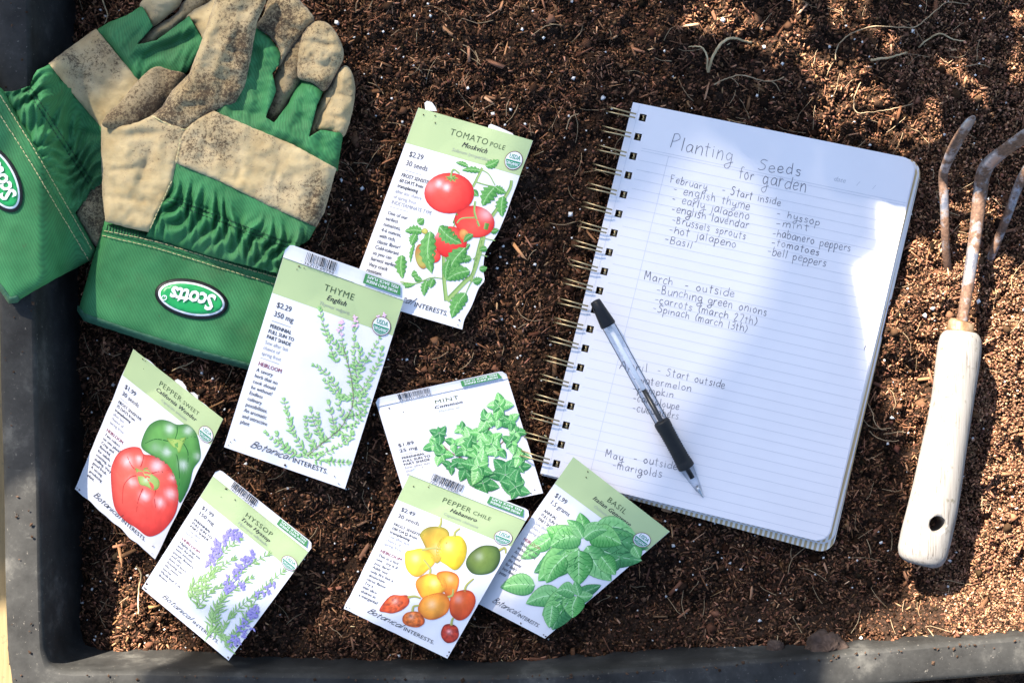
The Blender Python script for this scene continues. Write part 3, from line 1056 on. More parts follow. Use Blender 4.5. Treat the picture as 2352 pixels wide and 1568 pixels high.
class Packet:
    def __init__(s, label, crop, TL, TR, BL, BR, z, bulge=0.003, flap=True, flapcut=None, edge=None, band=True, curl=None):
        s.cr = crop; s.c = [Vector((*p, 0)) for p in (TL, TR, BL, BR)]
        s.z = z; s.bulge = bulge * 1.5; s.layer = 0; s.edge = edge; s.curl = curl
        rl = random.Random(int(TL[0]) * 31)
        s.lifts = [rl.choice((0, 0.002, 0.004)) * (0.4 + rl.random()) for _ in range(4)]
        e1 = s.c[1] - s.c[0]; e2 = s.c[2] - s.c[0]
        det = e1.x * e2.y - e1.y * e2.x
        s.inv = (e2.y / det, -e2.x / det, -e1.y / det, e1.x / det)
        ctr = s.at(0.5, 0.5)
        s.root = thing('seed_packet', label, 'seed packet', (ctr.x, ctr.y, ctr.z - 0.004), 'seed packets lying on the soil')
        s.body(flap, flapcut)
        PACKS.append((s, [(.03, .99, 3, .03), (.95, .99, 2, .03), (.5, .6, 1, .3), (.15, .03, 3, .04)]))
        if band:
            q = Ink(s)
            q.quad(s.crop(0.1, 0.0), s.crop(81.9, 0.0), s.crop(81.9, 23.7), s.crop(0.1, 23.7), BAND, 44, 13)
            q.build('header_band')

    def zz(s, u, v):
        a, b, c, d = s.z
        z = (a * (1 - u) + b * u) * (1 - v) + (c * (1 - u) + d * u) * v
        uu = min(max(u, 0), 1); vv = min(max(v, 0), 1)
        z += s.bulge * 4 * uu * (1 - uu) * (0.45 + 0.55 * 4 * vv * (1 - vv))
        z += 0.0011 * noise.noise(Vector((u * 2.3 + a * 900, v * 3.2, b * 500))) + 0.0004 * noise.noise(Vector((u * 6 + b * 700, v * 9, a * 500)))
        z += s.lifts[0] * max(0, 1 - (uu + vv) * 2.2) + s.lifts[1] * max(0, 1 - (1 - uu + vv) * 2.2) + s.lifts[2] * max(0, 1 - (uu + 1 - vv) * 2.2) + s.lifts[3] * max(0, 1 - (2 - uu - vv) * 2.2)
        if s.curl: z += s.curl(u, v)
        return z

    def px(s, u, v):
        a, b, c, d = s.c
        return (a * (1 - u) + b * u) * (1 - v) + (c * (1 - u) + d * u) * v

    def cropp(s, p):
        ox, oy, k = s.cr
        return ox + p[0] * k, oy + p[1] * k

    def at(s, u, v, off=0.0):
        p = s.px(u, v)
        X_, Y_ = s.cropp(p)
        return W(X_, Y_, s.zz(u, v) + off)

    def crop(s, um, vm):
        p = s.px(um / 82.0, vm / 127.0)
        return (p.x, p.y)

    def at_crop(s, p, off):
        dx, dy = p[0] - s.c[0].x, p[1] - s.c[0].y
        u = s.inv[0] * dx + s.inv[1] * dy; v = s.inv[2] * dx + s.inv[3] * dy
        for _ in range(4):
            q = s.px(u, v)
            ex, ey = p[0] - q.x, p[1] - q.y
            u += s.inv[0] * ex + s.inv[1] * ey; v += s.inv[2] * ex + s.inv[3] * ey
        X_, Y_ = s.cropp(p)
        return W(X_, Y_, s.zz(u, v) + off)

    def body(s, flap, cut):
        nu, nv = 44, 66
        V, F = [], []
        for side in (0, 1):
            for j in range(nv + 1):
                for i in range(nu + 1):
                    u, v = i / nu, j / nv
                    if s.edge:
                        du, dv = s.edge(u, v)
                    else:
                        du = dv = 0.0
                    p = s.at(u + du, v + dv)
                    rim_ = min(u, 1 - u, v * 1.5, (1 - v) * 1.5)
                    t = 0.00035 + 0.0016 * min(1, rim_ * 6) ** 0.6
                    V.append(p if side == 0 else p - Vector((0, 0, t)))
        m = (nu + 1) * (nv + 1)
        for j in range(nv):
            for i in range(nu):
                a = j * (nu + 1) + i
                F.append((a, a + nu + 1, a + nu + 2, a + 1))
                F.append((m + a, m + a + 1, m + a + nu + 2, m + a + nu + 1))
        ring = [i for i in range(nu + 1)] + [j * (nu + 1) + nu for j in range(1, nv + 1)] + [nv * (nu + 1) + i for i in range(nu - 1, -1, -1)] + [j * (nu + 1) for j in range(nv - 1, 0, -1)]
        for k in range(len(ring)):
            a, b = ring[k], ring[(k + 1) % len(ring)]
            F.append((a, b, m + b, m + a))
        obj('paper_envelope', V, F, M_PAPER, s.root, smooth=False)
        if flap:
            fl, r = 9.5, 4.5
            V, F = [], []
            n = 40
            vals = []
            for i in range(n + 1):
                um = 82.0 * i / n
                d = min(um, 82 - um)
                h = fl if d >= r else fl - r + math.sqrt(max(0, r * r - (r - d) ** 2))
                vals.append((um, h))
            for side in (0, 1):
                for j in range(4):
                    for um, h in vals:
                        v = -0.15 - (h - 0.15) * j / 3
                        dz = 0.0007 + 0.0010 * (j / 3) ** 2
                        P = s.at(um / 82, v / 127)
                        V.append(P + Vector((0, 0, dz - side * 0.0003)))
            m = 4 * (n + 1)
            for j in range(3):
                for i in range(n):
                    a = j * (n + 1) + i
                    F.append((a, a + 1, a + n + 2, a + n + 1)); F.append((m + a, m + a + n + 1, m + a + n + 2, m + a + 1))
            rg = list(range(n + 1)) + [j * (n + 1) + n for j in (1, 2)] + [3 * (n + 1) + i for i in range(n, -1, -1)] + [j * (n + 1) for j in (2, 1)]
            for k in range(len(rg)):
                a, b = rg[k], rg[(k + 1) % len(rg)]
                F.append((a, m + a, m + b, b))
            obj('top_flap', V, F, M_PAPER, s.root)

    def flap_print(s, digits, lift=0.00195):
        q = Ink(s, lift)
        s.layer += 300
        r2 = random.Random(digits)
        x = 14.0
        while x < 34.5:
            w = r2.choice([0.28, 0.28, 0.55, 0.8]); 
            q.quad(s.crop(x, -8.6), s.crop(x + w, -8.6), s.crop(x + w, -2.6), s.crop(x, -2.6), BLACK, 1, 1)
            x += w + r2.choice([0.3, 0.3, 0.5, 0.75])
        q.text(digits, 13.6, -0.5, 2.6, BLACK, width=20.5)
        q.text("'", 11.5, -0.4, 2.4, BLACK)
        q.build('barcode')
        s.layer += 1
        q = Ink(s, lift)
        q.quad(s.crop(53.6, -8.2), s.crop(77.2, -8.2), s.crop(79, -2.2), s.crop(53.6, -1.8), ink((76, 150, 86)), 14, 4)
        s.layer += 90
        q.text('PEEL BACK FLAPS', 76.4, -7.6, 2.7, WHITEI, 0, 0.0, align='L', rot=math.pi, width=21, heavy=0.02)
        q.text('MORE INFO INSIDE', 76.4, -4.9, 2.7, WHITEI, 0, 0.0, align='L', rot=math.pi, width=21, heavy=0.02)
        q.build('flap_badge')
        s.layer -= 290

    def seal(s, u=73.2, v=20.4, r=6.1):
        q = Ink(s, 0.00018)
        c = s.crop(u, v)
        e1 = Vector(s.crop(u + 1, v)) - Vector(c); e2 = Vector(s.crop(u, v + 1)) - Vector(c)

        def disc(R, col, a0=0.0, a1=2 * math.pi, n=36):
            pts = [(c[0], c[1])]; 
            for i in range(n + 1):
                a = a0 + (a1 - a0) * i / n
                p = Vector(c) + e1 * (R * math.cos(a)) + e2 * (R * math.sin(a))
                pts.append((p[0], p[1]))
            q.add(pts, [(0, i + 1, i + 2) for i in range(n)], [col] * len(pts), 60)
        disc(r, ink((120, 70, 70))); disc(r * 0.93, WHITEI)
        disc(r * 0.86, SEALG, 0.0, math.pi)
        s.layer += 50
        q.text('USDA', u, v - 0.9, 4.3, SEALG, 0, 0.0, align='C', width=7.6, heavy=0.02)
        q.text('ORGANIC', u, v + 3.0, 3.0, WHITEI, 0, 0.0, align='C', width=9.4, heavy=0.016)
        for k in range(3):
            q.line([s.crop(u - 4.2 + k, v + 4 + 0.5 * k), s.crop(u + 0.5, v + 3.5 + 0.6 * k), s.crop(u + 3.6 - .6 * k, v + 3.8 + 0.45 * k)], 1.2, 0.8, WHITEI)
        q.build('organic_seal')

    def words(s, title, title2, sub, latin, price, amount, bold3, grey3, head, body, y_title=8.9, title_u=41.0, lsp=3.86, logo=True, price_v=31.3, bs=3.5):
        q = Ink(s, 0.00018)
        if title2:
            vs, fs, w1 = text_mesh(title, 5.9, 0, 0.0, 1.12); vs, fs, w2 = text_mesh(title2, 4.4, 0, 0.0, 1.1)
            x0 = title_u - (w1 + w2 + 1.6) / 2
            q.text(title, x0, y_title + 2, 5.9, TITLE, 0, 0.0, 1.12)
            q.text(title2, x0 + w1 + 1.6, y_title + 2, 4.4, TITLE, 0, 0.0, 1.1)
        else:
            q.text(title, title_u, y_title + 2, 5.9, TITLE, 0, 0.0, 1.12, 'C')
        q.text(sub, title_u, y_title + 7.2, 4.7, BLACK, 0.3, 0.0, 1.08, 'C', squeeze=0.94, heavy=0.02)
        q.text(latin, title_u, y_title + 11.6, 3.2, ink((178, 184, 168)), 0.2, 0.0, 1.0, 'C')
        q.build('title_lettering')
        q = Ink(s, 0.00018)
        v = price_v
        q.text(price, 5, v, 5.0, GREY, 0, 0.0, squeeze=0.9, heavy=0.012); q.text(amount, 5, v + 6, 5.0, GREY, 0, 0.0, squeeze=0.9, heavy=0.012)
        q.quad(s.crop(5, v + 9), s.crop(18, v + 9), s.crop(18, v + 9.25), s.crop(5, v + 9.25), LGREY, 2, 1)
        v += 13.6
        for t in bold3:
            q.text(t, 5, v, 3.4, BLACK, 0, 0.0, squeeze=0.84, heavy=0.018); v += 3.6
        v += 0.1
        for t in grey3:
            q.text(t, 5, v, 3.4, LGREY, 0, 0.0, squeeze=0.84); v += 3.7
        v += 0.2
        q.quad(s.crop(5, v - 2), s.crop(18, v - 2), s.crop(18, v - 1.75), s.crop(5, v - 1.75), LGREY, 2, 1)
        v += 3.2
        if head:
            q.text(head, 5, v, 3.7, MAROON, 0, 0.0, squeeze=0.86, heavy=0.014); v += lsp + 0.2
        for t in body:
            q.text(t, 5, v, bs, GREY, 0.06, 0.0, squeeze=0.88, heavy=0.012); v += lsp
        q.build('printed_text')
        if logo:
            q = Ink(s, 0.00018)
            q.script('Botanical', 15.5, 121.2, 4.6, 27, BLACK, 0.42)
            q.text('INTERESTS.', 44.2, 121.6, 4.3, BLACK, 0, 0.0, 1.0, width=24)
            q.build('maker_lettering')


def shade(c0, c1, c2, lx, ly, rad, hl=()):
    """gradient used inside a printed drawing"""
    def f(x, y, k):
        t = ((x - lx) ** 2 + (y - ly) ** 2) ** 0.5 / rad
        t = min(1, t)
        c = tuple(c0[i] * (1 - t) + c1[i] * t for i in range(3))
        e = max(0, (k - 0.8) / 0.2) * 0.7
        c = tuple(c[i] * (1 - e) + c2[i] * e for i in range(3))
        wn = 1 + 0.16 * noise.noise(Vector((x * 0.035, y * 0.035, lx))) + 0.10 * noise.noise(Vector((x * 0.11, y * 0.11, ly)))
        c = tuple(v * wn for v in c)
        for hx, hy, hr, hs in hl:
            w = hs * math.exp(-((x - hx) ** 2 + (y - hy) ** 2) / (hr * hr * 0.5))
            c = tuple(c[i] * (1 - w) + 0.8 * w for i in range(3))
        return c
    return f


def lush(c):
    return ink(c, 0.9)


GD, GM, GL = lush((40, 110, 50)), lush((88, 165, 84)), lush((150, 208, 130))


def plant_stems(q, stems, leafn, ll, lw, cols, jitter=0.25, pair=True, width=(2.5, 1.2), stemcol=None, spread=1.0, seed=3, tipleaf=True, droop=0.0):
    r = random.Random(seed)
    for st in stems:
        q.line(st, width[0], width[1], stemcol or ink((120, 130, 110)))
    for st in stems:
        P = catmull([(p[0], p[1], 0) for p in st], 12)
        L = [0]
        for a, b in zip(P, P[1:]):
            L.append(L[-1] + (b - a).length)
        n = max(2, int(L[-1] / leafn))
        for k in range(n + 1):
            d = L[-1] * (k + 0.5) / (n + 1)
            i = next((j for j in range(len(L) - 1) if L[j + 1] >= d), len(L) - 2)
            p = P[i]; t = (P[i + 1] - P[i]).normalized()
            sc = 1.0 - 0.35 * (k / (n + 1))
            for sd in ((-1, 1) if pair else (r.choice((-1, 1)),)):
                a = math.atan2(t.y, t.x) + sd * (0.85 * spread + r.uniform(-jitter, jitter))
                l = ll * sc * r.uniform(0.6, 1.25)
                D, M_, Lt = cols[r.randrange(len(cols))]
                q.leaf((p.x, p.y), (p.x + math.cos(a) * l, p.y + math.sin(a) * l + droop * l), lw * sc * r.uniform(.8, 1.15), D, M_, Lt, n=5, bend=r.uniform(-.12, .12), vein=0.0)
        if tipleaf:
            p = P[-1]; t = (P[-1] - P[-2]).normalized()
            for da in (-0.5, 0, 0.5):
                a = math.atan2(t.y, t.x) + da
                D, M_, Lt = cols[r.randrange(len(cols))]
                q.leaf((p.x, p.y), (p.x + math.cos(a) * ll * .6, p.y + math.sin(a) * ll * .6), lw * .6, D, M_, Lt, n=5, vein=0.0)


CR2 = (459.4, 505.3, 0.4101)
CR3 = (799.3, 211.3, 0.3631)
CR7 = (91.9, 771.8, 0.4921)
CR8 = (771.75, 808.5, 0.4686)
THY = [(lush((70, 140, 62)), lush((128, 186, 108)), lush((186, 222, 150))), (lush((90, 150, 80)), lush((150, 200, 120)), lush((205, 230, 170)))]

# --- thyme
pk = Packet('thyme packet with white flap and sprawling herb drawing, leaning on the green glove cuff', CR2,
            (465, 210), (1141, 450), (135, 1270), (811, 1505), (0.035, 0.017, 0.022, 0.011), 0.0026)
pk.flap_print('36210 60794')
pk.words('THYME', None, 'English', 'Thymus vulgaris', '$2.29', '350 mg', ['PERENNIAL', 'FULL SUN TO', 'PART SHADE'], ['Sow after last', 'chance of', 'spring frost'],
         'HEIRLOOM', ['A savory', 'herb that no', 'cook should', 'be without!', 'Endless', 'culinary', 'possibilities.', 'An aromatic', 'and attractive', 'plant'])
q = Ink(pk, 0.0001)
stems = [[(570, 1325), (700, 1235), (790, 1160), (845, 1060), (860, 995)], [(860, 995), (850, 900), (825, 790), (800, 700), (788, 600)],
         [(860, 995), (875, 880), (862, 740), (868, 560)], [(870, 900), (930, 790), (990, 690), (1010, 650)], [(875, 1000), (940, 900), (1000, 800), (1020, 720)],
         [(800, 1000), (750, 920), (700, 850), (640, 815)], [(860, 995), (800, 990), (740, 950), (700, 900)], [(760, 800), (720, 680), (690, 580), (670, 500)], [(810, 760), (760, 700), (720, 640)],
         [(700, 1240), (640, 1140), (620, 1060)], [(640, 1270), (600, 1190), (590, 1110)], [(520, 1180), (490, 1090), (470, 1010)], [(600, 1310), (540, 1220), (510, 1150)],
         [(570, 1325), (450, 1260), (370, 1190)], [(500, 1290), (450, 1240), (430, 1195)], [(600, 1320), (700, 1300), (800, 1250), (850, 1200)], [(760, 1200), (740, 1100), (720, 1020)],
         [(780, 1170), (830, 1240), (850, 1190)], [(850, 1050), (900, 1000), (945, 930)], [(840, 1100), (900, 1080), (940, 1010)], [(800, 1160), (860, 1150), (920, 1080)],
         [(640, 1340), (720, 1350), (830, 1355)], [(820, 1110), (780, 1050), (790, 990)], [(690, 1250), (670, 1180), (660, 1090)], [(870, 840), (900, 760), (880, 700)]]
plant_stems(q, stems, 27, 35, 16, THY, jitter=0.6, stemcol=ink((150, 140, 120)), width=(3, 1.6))
q.line([(860, 995), (848, 890), (822, 780), (800, 700)], 3.5, 2.5, ink((140, 120, 105)))
q.line([(600, 1320), (700, 1238), (790, 1160), (845, 1060), (860, 995)], 3.5, 3, ink((140, 125, 105)))
r = random.Random(5)
for cx, cy in ((785, 580), (775, 615), (790, 640), (868, 545), (855, 590), (880, 590), (1030, 530), (790, 600), (1000, 545), (800, 570), (872, 565)):
    for k in range(5):
        a = r.uniform(0, 6.28); l = r.uniform(9, 18)
        q.leaf((cx, cy), (cx + math.cos(a) * l, cy + math.sin(a) * l), 10, lush((214, 150, 196)), lush((236, 190, 220)), lush((246, 220, 238)), n=4, vein=0)
q.build('herb_drawing')
pk.seal()

# --- tomato


def tom_edge(u, v):
    du = 0.0
    if u > 0.9:
        w = (u - 0.9) / 0.1
        du = w * (0.006 * noise.noise(Vector((v * 9, 3, 0))) - 0.045 * math.exp(-((v - 0.60) / 0.09) ** 2) + 0.03 * math.exp(-((v - 0.735) / 0.03) ** 2) - 0.02 * math.exp(-((v - 0.95) / 0.05) ** 2))
    return du, 0.0


pk = Packet('tomato packet with a big red tomato drawing and torn wavy right edge', CR3,
            (445, 100), (1170, 308), (8, 1290), (728, 1503), (0.009, 0.010, 0.008, 0.009), 0.0030, flap=False, edge=tom_edge)
pk.words('TOMATO', 'POLE', 'Moskvich', 'Solanum lycopersicum', '$2.29', '30 seeds', ['FROST SENSITIVE', '60 DAYS from', 'transplanting'], ['after last chance', 'of spring frost', 'INDETERMINATE TYPE'],
         None, ['One of our', 'earliest', 'tomatoes,', '4-6 ounces,', 'with rich,', 'classic flavor!', 'Cold-tolerant', 'so you can', 'harvest earlier.', 'Very crack', 'resistant.'], title_u=46)
q = Ink(pk, 0.0001)
SG, SG2 = ink((104, 150, 62)), ink((170, 200, 120))
R0, R1, R2_ = lush((250, 92, 76)), lush((222, 44, 42)), lush((178, 36, 34))
for st, a, b in (([(800, 740), (700, 800), (660, 870)], 9, 7), ([(850, 480), (810, 560), (790, 600)], 16, 14), ([(840, 490), (890, 520), (930, 590)], 8, 6), ([(800, 565), (860, 585), (930, 600)], 10, 6),
                 ([(1035, 560), (1020, 620), (950, 730), (880, 830), (840, 900)], 18, 24), ([(880, 850), (840, 940), (800, 1100), (780, 1200)], 20, 14), ([(860, 870), (850, 960), (790, 1150), (740, 1200), (625, 1320)], 20, 30),
                 ([(605, 1030), (607, 1180), (622, 1320)], 20, 26), ([(780, 1200), (760, 1240), (745, 1275)], 8, 6), ([(330, 1200), (430, 1210), (520, 1175), (600, 1180)], 7, 6), ([(880, 1040), (830, 1030), (790, 1060)], 6, 6), ([(930, 940), (880, 930), (850, 920)], 6, 6)):
    q.line(st, a, b, SG, SG2)
TG = (ink((44, 116, 46)), ink((86, 166, 72)), ink((150, 206, 120)))
for b, t, w in (((790, 620), (825, 660), 40), ((930, 600), (850, 720), 95), ((930, 600), (1000, 640), 50), ((980, 660), (975, 790), 70), ((840, 500), (720, 495), 40), ((760, 470), (680, 445), 30), ((870, 470), (955, 430), 55), ((900, 880), (955, 870), 40), ((880, 990), (830, 1000), 40),
                ((470, 880), (360, 880), 60), ((430, 900), (400, 970), 55), ((440, 830), (480, 800), 50), ((420, 960), (395, 1080), 24), ((340, 1030), (345, 1180), 70), ((330, 1220), (425, 1215), 30), ((440, 1150), (400, 1160), 50), ((420, 1170), (470, 1190), 40), ((500, 1190), (480, 1290), 50), ((540, 1180), (520, 1240), 50),
                ((780, 1050), (700, 1070), 50), ((830, 1120), (880, 1110), 40), ((790, 1200), (850, 1180), 50), ((770, 960), (710, 1040), 30)):
    q.leaf(b, t, w, *TG, serr=0.22, bend=0.06, n=10, vein=0.25)
q.ell(800, 820, 128, 100, shade(R0, R1, R2_, 790, 850, 150, ((868, 770, 60, 0.35), (880, 780, 28, 0.2))), 0.2)
q.ell(648, 950, 104, 100, shade(R0, R1, R2_, 640, 900, 130, ((560, 900, 30, 0.3),)))
q.ell(735, 905, 32, 42, shade(ink((255, 190, 110)), ink((240, 120, 60)), R1, 735, 890, 45), -0.5)
q.ell(467, 1040, 42, 80, shade(ink((190, 196, 96)), ink((200, 130, 70)), ink((150, 110, 60)), 455, 1070, 80), -0.15)
q.ell(485, 880, 20, 18, shade(ink((220, 220, 120)), ink((190, 170, 70)), ink((140, 140, 60)), 485, 875, 22))
q.ell(545, 1040, 40, 40, shade(R0, R1, R2_, 545, 1030, 50))
q.ell(640, 640, 158, 129, shade(R0, R1, R2_, 610, 590, 190, ((575, 580, 30, 0.75), (623, 603, 30, 0.75), (520, 600, 50, 0.2))))
for a in range(7):
    t = a * 0.9
    q.leaf((655, 545), (655 + 44 * math.cos(t), 548 + 26 * math.sin(t)), 15, ink((70, 110, 40)), ink((120, 160, 70)), ink((180, 200, 120)), n=6, vein=0)
q.line([(655, 548), (655, 510), (670, 490), (705, 515)], 12, 9, SG, SG2)
q.line([(805, 690), (800, 760), (830, 850)], 12, 14, SG, SG2); q.line([(690, 830), (720, 800), (800, 795)], 9, 9, SG, SG2); q.line([(690, 770), (665, 830)], 14, 8, ink((70, 110, 40)), SG)
for b, t, w in (((575, 850), (720, 960), 90), ((520, 880), (530, 1150), 100), ((740, 985), (625, 1170), 100), ((770, 1130), (620, 1190), 90), ((745, 1270), (655, 1430), 90), ((740, 1280), (700, 1340), 80), ((640, 1060), (620, 1190), 50), ((790, 900), (730, 950), 40)):
    q.leaf(b, t, w, *TG, serr=0.16, bend=0.08, n=13, vein=0.3)
q.line([(880, 830), (870, 870)], 30, 26, SG2, SG)
q.build('tomato_drawing')
pk.seal(v=15.5, u=74.3)
# torn white back panel seen behind its top edge
for nm, pts in (('torn_back_flap', [(490, 118), (484, 70), (500, 58), (530, 66), (552, 95), (562, 122)]), ('torn_back_strip', [(885, 230), (890, 210), (905, 203), (960, 225), (1040, 262), (1050, 276)])):
    P = [W(CR3[0] + p[0] * CR3[2], CR3[1] + p[1] * CR3[2], 0.0075) for p in pts]
    n = len(P)
    V = [tuple(p) for p in P] + [(p.x, p.y, p.z - 0.0006) for p in P]
    F = [tuple(range(n))[::-1], tuple(range(n, 2 * n))] + [(i, (i + 1) % n, n + (i + 1) % n, n + i) for i in range(n)]
    obj(nm, V, F, M_PAPERB, pk.root)

# --- sweet pepper
pk = Packet('sweet pepper packet showing one red and one green bell pepper', CR7,
            (435, 60), (855, 386), (163, 712), (537, 1040), (0.008, 0.008, 0.010, 0.009), 0.0032, flap=False,
            edge=lambda u, v: (0.008 * noise.noise(Vector((v * 7, 1, u))) if u < .02 or u > .98 else 0.0, (0.012 * noise.noise(Vector((u * 8, 4, 0)))) if v < .02 or v > .98 else 0.0))
pk.words('PEPPER', 'SWEET', 'California Wonder', 'Capsicum annuum', '$1.99', '30 seeds', ['FROST SENSITIVE', '75 DAYS from', 'transplanting'], ['after last', 'chance of', 'spring frost'],
         'HEIRLOOM', ['Two colors', 'on one plant!', 'Crisp and', 'flavorful,', 'for salads,', 'roasting, or', 'stuffing. Very', 'good fresh.', 'A strong', 'producing', 'plant.'], title_u=46, lsp=3.7)
q = Ink(pk, 0.0001)
gp = [(474, 520), (480, 470), (510, 415), (555, 390), (600, 395), (640, 412), (690, 412), (728, 450), (745, 510), (748, 570), (715, 620), (695, 700), (652, 778), (640, 700), (590, 600), (520, 555)]
q.blob(gp, shade(ink((122, 186, 92)), ink((66, 140, 62)), ink((40, 100, 44)), 600, 470, 260, ((605, 432, 26, 0.6), (690, 440, 24, 0.55), (592, 540, 26, 0.6), (668, 600, 26, 0.65), (540, 520, 30, 0.2), (735, 560, 20, 0.4))), 8, 4, (620, 540))
for st in (((600, 490), (540, 480), (490, 500)), ((620, 520), (640, 560), (650, 640), (650, 720)), ((670, 500), (690, 540), (690, 600)), ((640, 420), (640, 450), (630, 480)), ((665, 490), (700, 470), (730, 470))):
    q.line(list(st), 5, 3, ink((44, 106, 46)))
q.blob([(595, 475), (640, 480), (680, 470), (665, 510), (650, 545), (625, 520), (598, 490)], shade(ink((200, 224, 120)), ink((150, 190, 84)), ink((90, 130, 50)), 635, 500, 50), 4)
rp = [(330, 650), (340, 590), (370, 540), (420, 517), (465, 520), (485, 550), (520, 555), (575, 580), (615, 625), (640, 690), (646, 760), (630, 830), (590, 890), (545, 925), (500, 932), (450, 895), (390, 855), (345, 790)]
q.blob(rp, shade(lush((246, 112, 92)), lush((226, 58, 52)), lush((170, 44, 40)), 450, 640, 300, ((408, 585, 32, 0.6), (462, 575, 20, 0.7), (545, 605, 34, 0.7), (430, 680, 24, 0.55), (488, 742, 28, 0.75), (560, 775, 26, 0.65), (608, 735, 30, 0.6), (618, 660, 20, 0.5))), 9, 4, (490, 710))
for st in (((455, 630), (425, 600), (400, 540)), ((470, 610), (480, 580), (485, 550)), ((520, 640), (560, 630), (600, 625)), ((450, 650), (420, 660), (390, 700), (385, 780)), ((480, 710), (460, 760), (450, 820)), ((540, 715), (535, 760), (540, 800))):
    q.line(list(st), 5, 2, ink((206, 50, 46)))
q.blob([(445, 615), (470, 622), (500, 612), (520, 640), (555, 670), (555, 705), (530, 718), (495, 700), (465, 690), (455, 655)], shade(ink((205, 226, 130)), ink((160, 196, 96)), ink((100, 140, 60)), 500, 665, 70, ((495, 670, 18, 0.4),)), 5)
q.build('pepper_drawing')
pk.seal(v=19.0, u=75.4)
for nm, pts in (('torn_back_flap', [(628, 206), (642, 200), (664, 212), (682, 236), (684, 254), (650, 236)]), ('torn_back_strip', [(700, 262), (718, 262), (736, 276), (738, 298)])):
    P = [W(CR7[0] + p[0] * CR7[2], CR7[1] + p[1] * CR7[2], 0.0068) for p in pts]
    n = len(P)
    V = [tuple(p) for p in P] + [(p.x, p.y, p.z - 0.0006) for p in P]
    F = [tuple(range(n))[::-1], tuple(range(n, 2 * n))] + [(i, (i + 1) % n, n + (i + 1) % n, n + i) for i in range(n)]
    obj(nm, V, F, M_PAPERB, pk.root)

# --- hyssop
pk = Packet('hyssop packet with purple flower spikes, nearest the tray bottom left corner', CR7,
            (808, 652), (1253, 1006), (475, 1175), (880, 1512), (0.012, 0.012, 0.026, 0.044), 0.0024)
pk.flap_print('36210 60281')
pk.words('HYSSOP', None, 'True Hyssop', 'Hyssopus officinalis', '$1.99', '150 mg', ['PERENNIAL', 'FULL SUN TO', 'PART SHADE'], ['Sow after', 'last frost'],
         'HEIRLOOM', ['Highly fragrant,', 'and durable', 'with intense', 'purple flowers', 'and the', 'hum of bees', 'feasting on', 'the sweet', 'nectar', 'Medicinal. Cut', 'flower.'], title_u=44, lsp=3.7)
q = Ink(pk, 0.0001)
HG = [(ink((70, 130, 50)), ink((130, 185, 92)), ink((190, 220, 150))), (ink((96, 150, 70)), ink((150, 200, 110)), ink((200, 228, 165)))]
stems = [[(820, 1380), (840, 1260), (880, 1160), (940, 1090), (1060, 1020)], [(760, 1180), (800, 1100), (860, 1000), (930, 950)], [(900, 1420), (960, 1310), (1040, 1180), (1130, 1100)], [(700, 1220), (760, 1150), (840, 1080), (900, 1040)],
         [(800, 1370), (810, 1300), (850, 1230)], [(840, 1410), (870, 1330), (960, 1240), (1010, 1200)], [(730, 1270), (790, 1200), (850, 1160)], [(870, 1450), (930, 1370), (1000, 1290)], [(800, 1340), (830, 1250), (900, 1180), (980, 1130)], [(690, 1190), (740, 1140), (800, 1120)]]
plant_stems(q, stems, 22, 46, 9, HG, jitter=0.35, stemcol=ink((150, 190, 110)), width=(4, 2), spread=0.8, seed=9)
plant_stems(q, [[(780, 1385), (800, 1370), (850, 1400)], [(700, 1230), (720, 1200), (760, 1180)], [(860, 1450), (880, 1430), (900, 1400)]], 12, 60, 10, HG, jitter=0.9, stemcol=HG[0][1], spread=1.3, seed=4)
PU = (ink((110, 100, 180)), ink((150, 138, 214)), ink((196, 188, 236)))
for st, num, rad in (([(790, 1060), (830, 990), (890, 920), (925, 940)], 42, 24), ([(900, 1120), (950, 1060), (990, 1030)], 22, 22), ([(880, 1180), (900, 1150)], 12, 18), ([(900, 1440), (930, 1380), (980, 1310), (1010, 1280)], 34, 22), ([(1010, 1210), (1060, 1180), (1090, 1150)], 9, 14), ([(820, 1010), (810, 970)], 8, 16), ([(940, 1160), (960, 1165)], 4, 12)):
    P = catmull([(p[0], p[1], 0) for p in st], 10)
    for k in range(num):
        p = P[int(len(P) * k / num)]
        x, y = p.x + r.gauss(0, rad * .55), p.y + r.gauss(0, rad * .55)
        for j in range(3):
            a = r.uniform(0, 6.28); l = r.uniform(12, 26)
            q.leaf((x, y), (x + math.cos(a) * l, y + math.sin(a) * l), r.uniform(8, 14), *PU, n=4, vein=0)
q.build('herb_drawing')
pk.seal(v=19.5, u=76)

# --- mint (lies under the habanero packet)
MG = [(lush((34, 112, 52)), lush((92, 184, 90)), lush((176, 226, 148))), (lush((46, 128, 62)), lush((118, 200, 108)), lush((204, 238, 176))), (lush((20, 84, 42)), lush((58, 144, 74)), lush((130, 200, 120)))]
MDK = [(lush((20, 84, 44)), lush((50, 134, 72)), lush((110, 180, 110)))]
pk = Packet('mint packet without a green band, its lower half tucked under the habanero packet', CR8,
            (203, 268), (842, 130), (372, 822), (1015, 690), (0.008, 0.009, 0.008, 0.009), 0.0026, band=False)
pk.flap_print('36210 50032')
pk.words('MINT', None, 'Common', 'Mentha sp.', '$1.89', '25 mg', ['PERENNIAL', 'FULL SUN TO', 'PART SHADE'], ['Sow after last', 'chance of', 'spring frost'], None, [], y_title=8, title_u=42, price_v=47, logo=False)
q = Ink(pk, 0.0001)


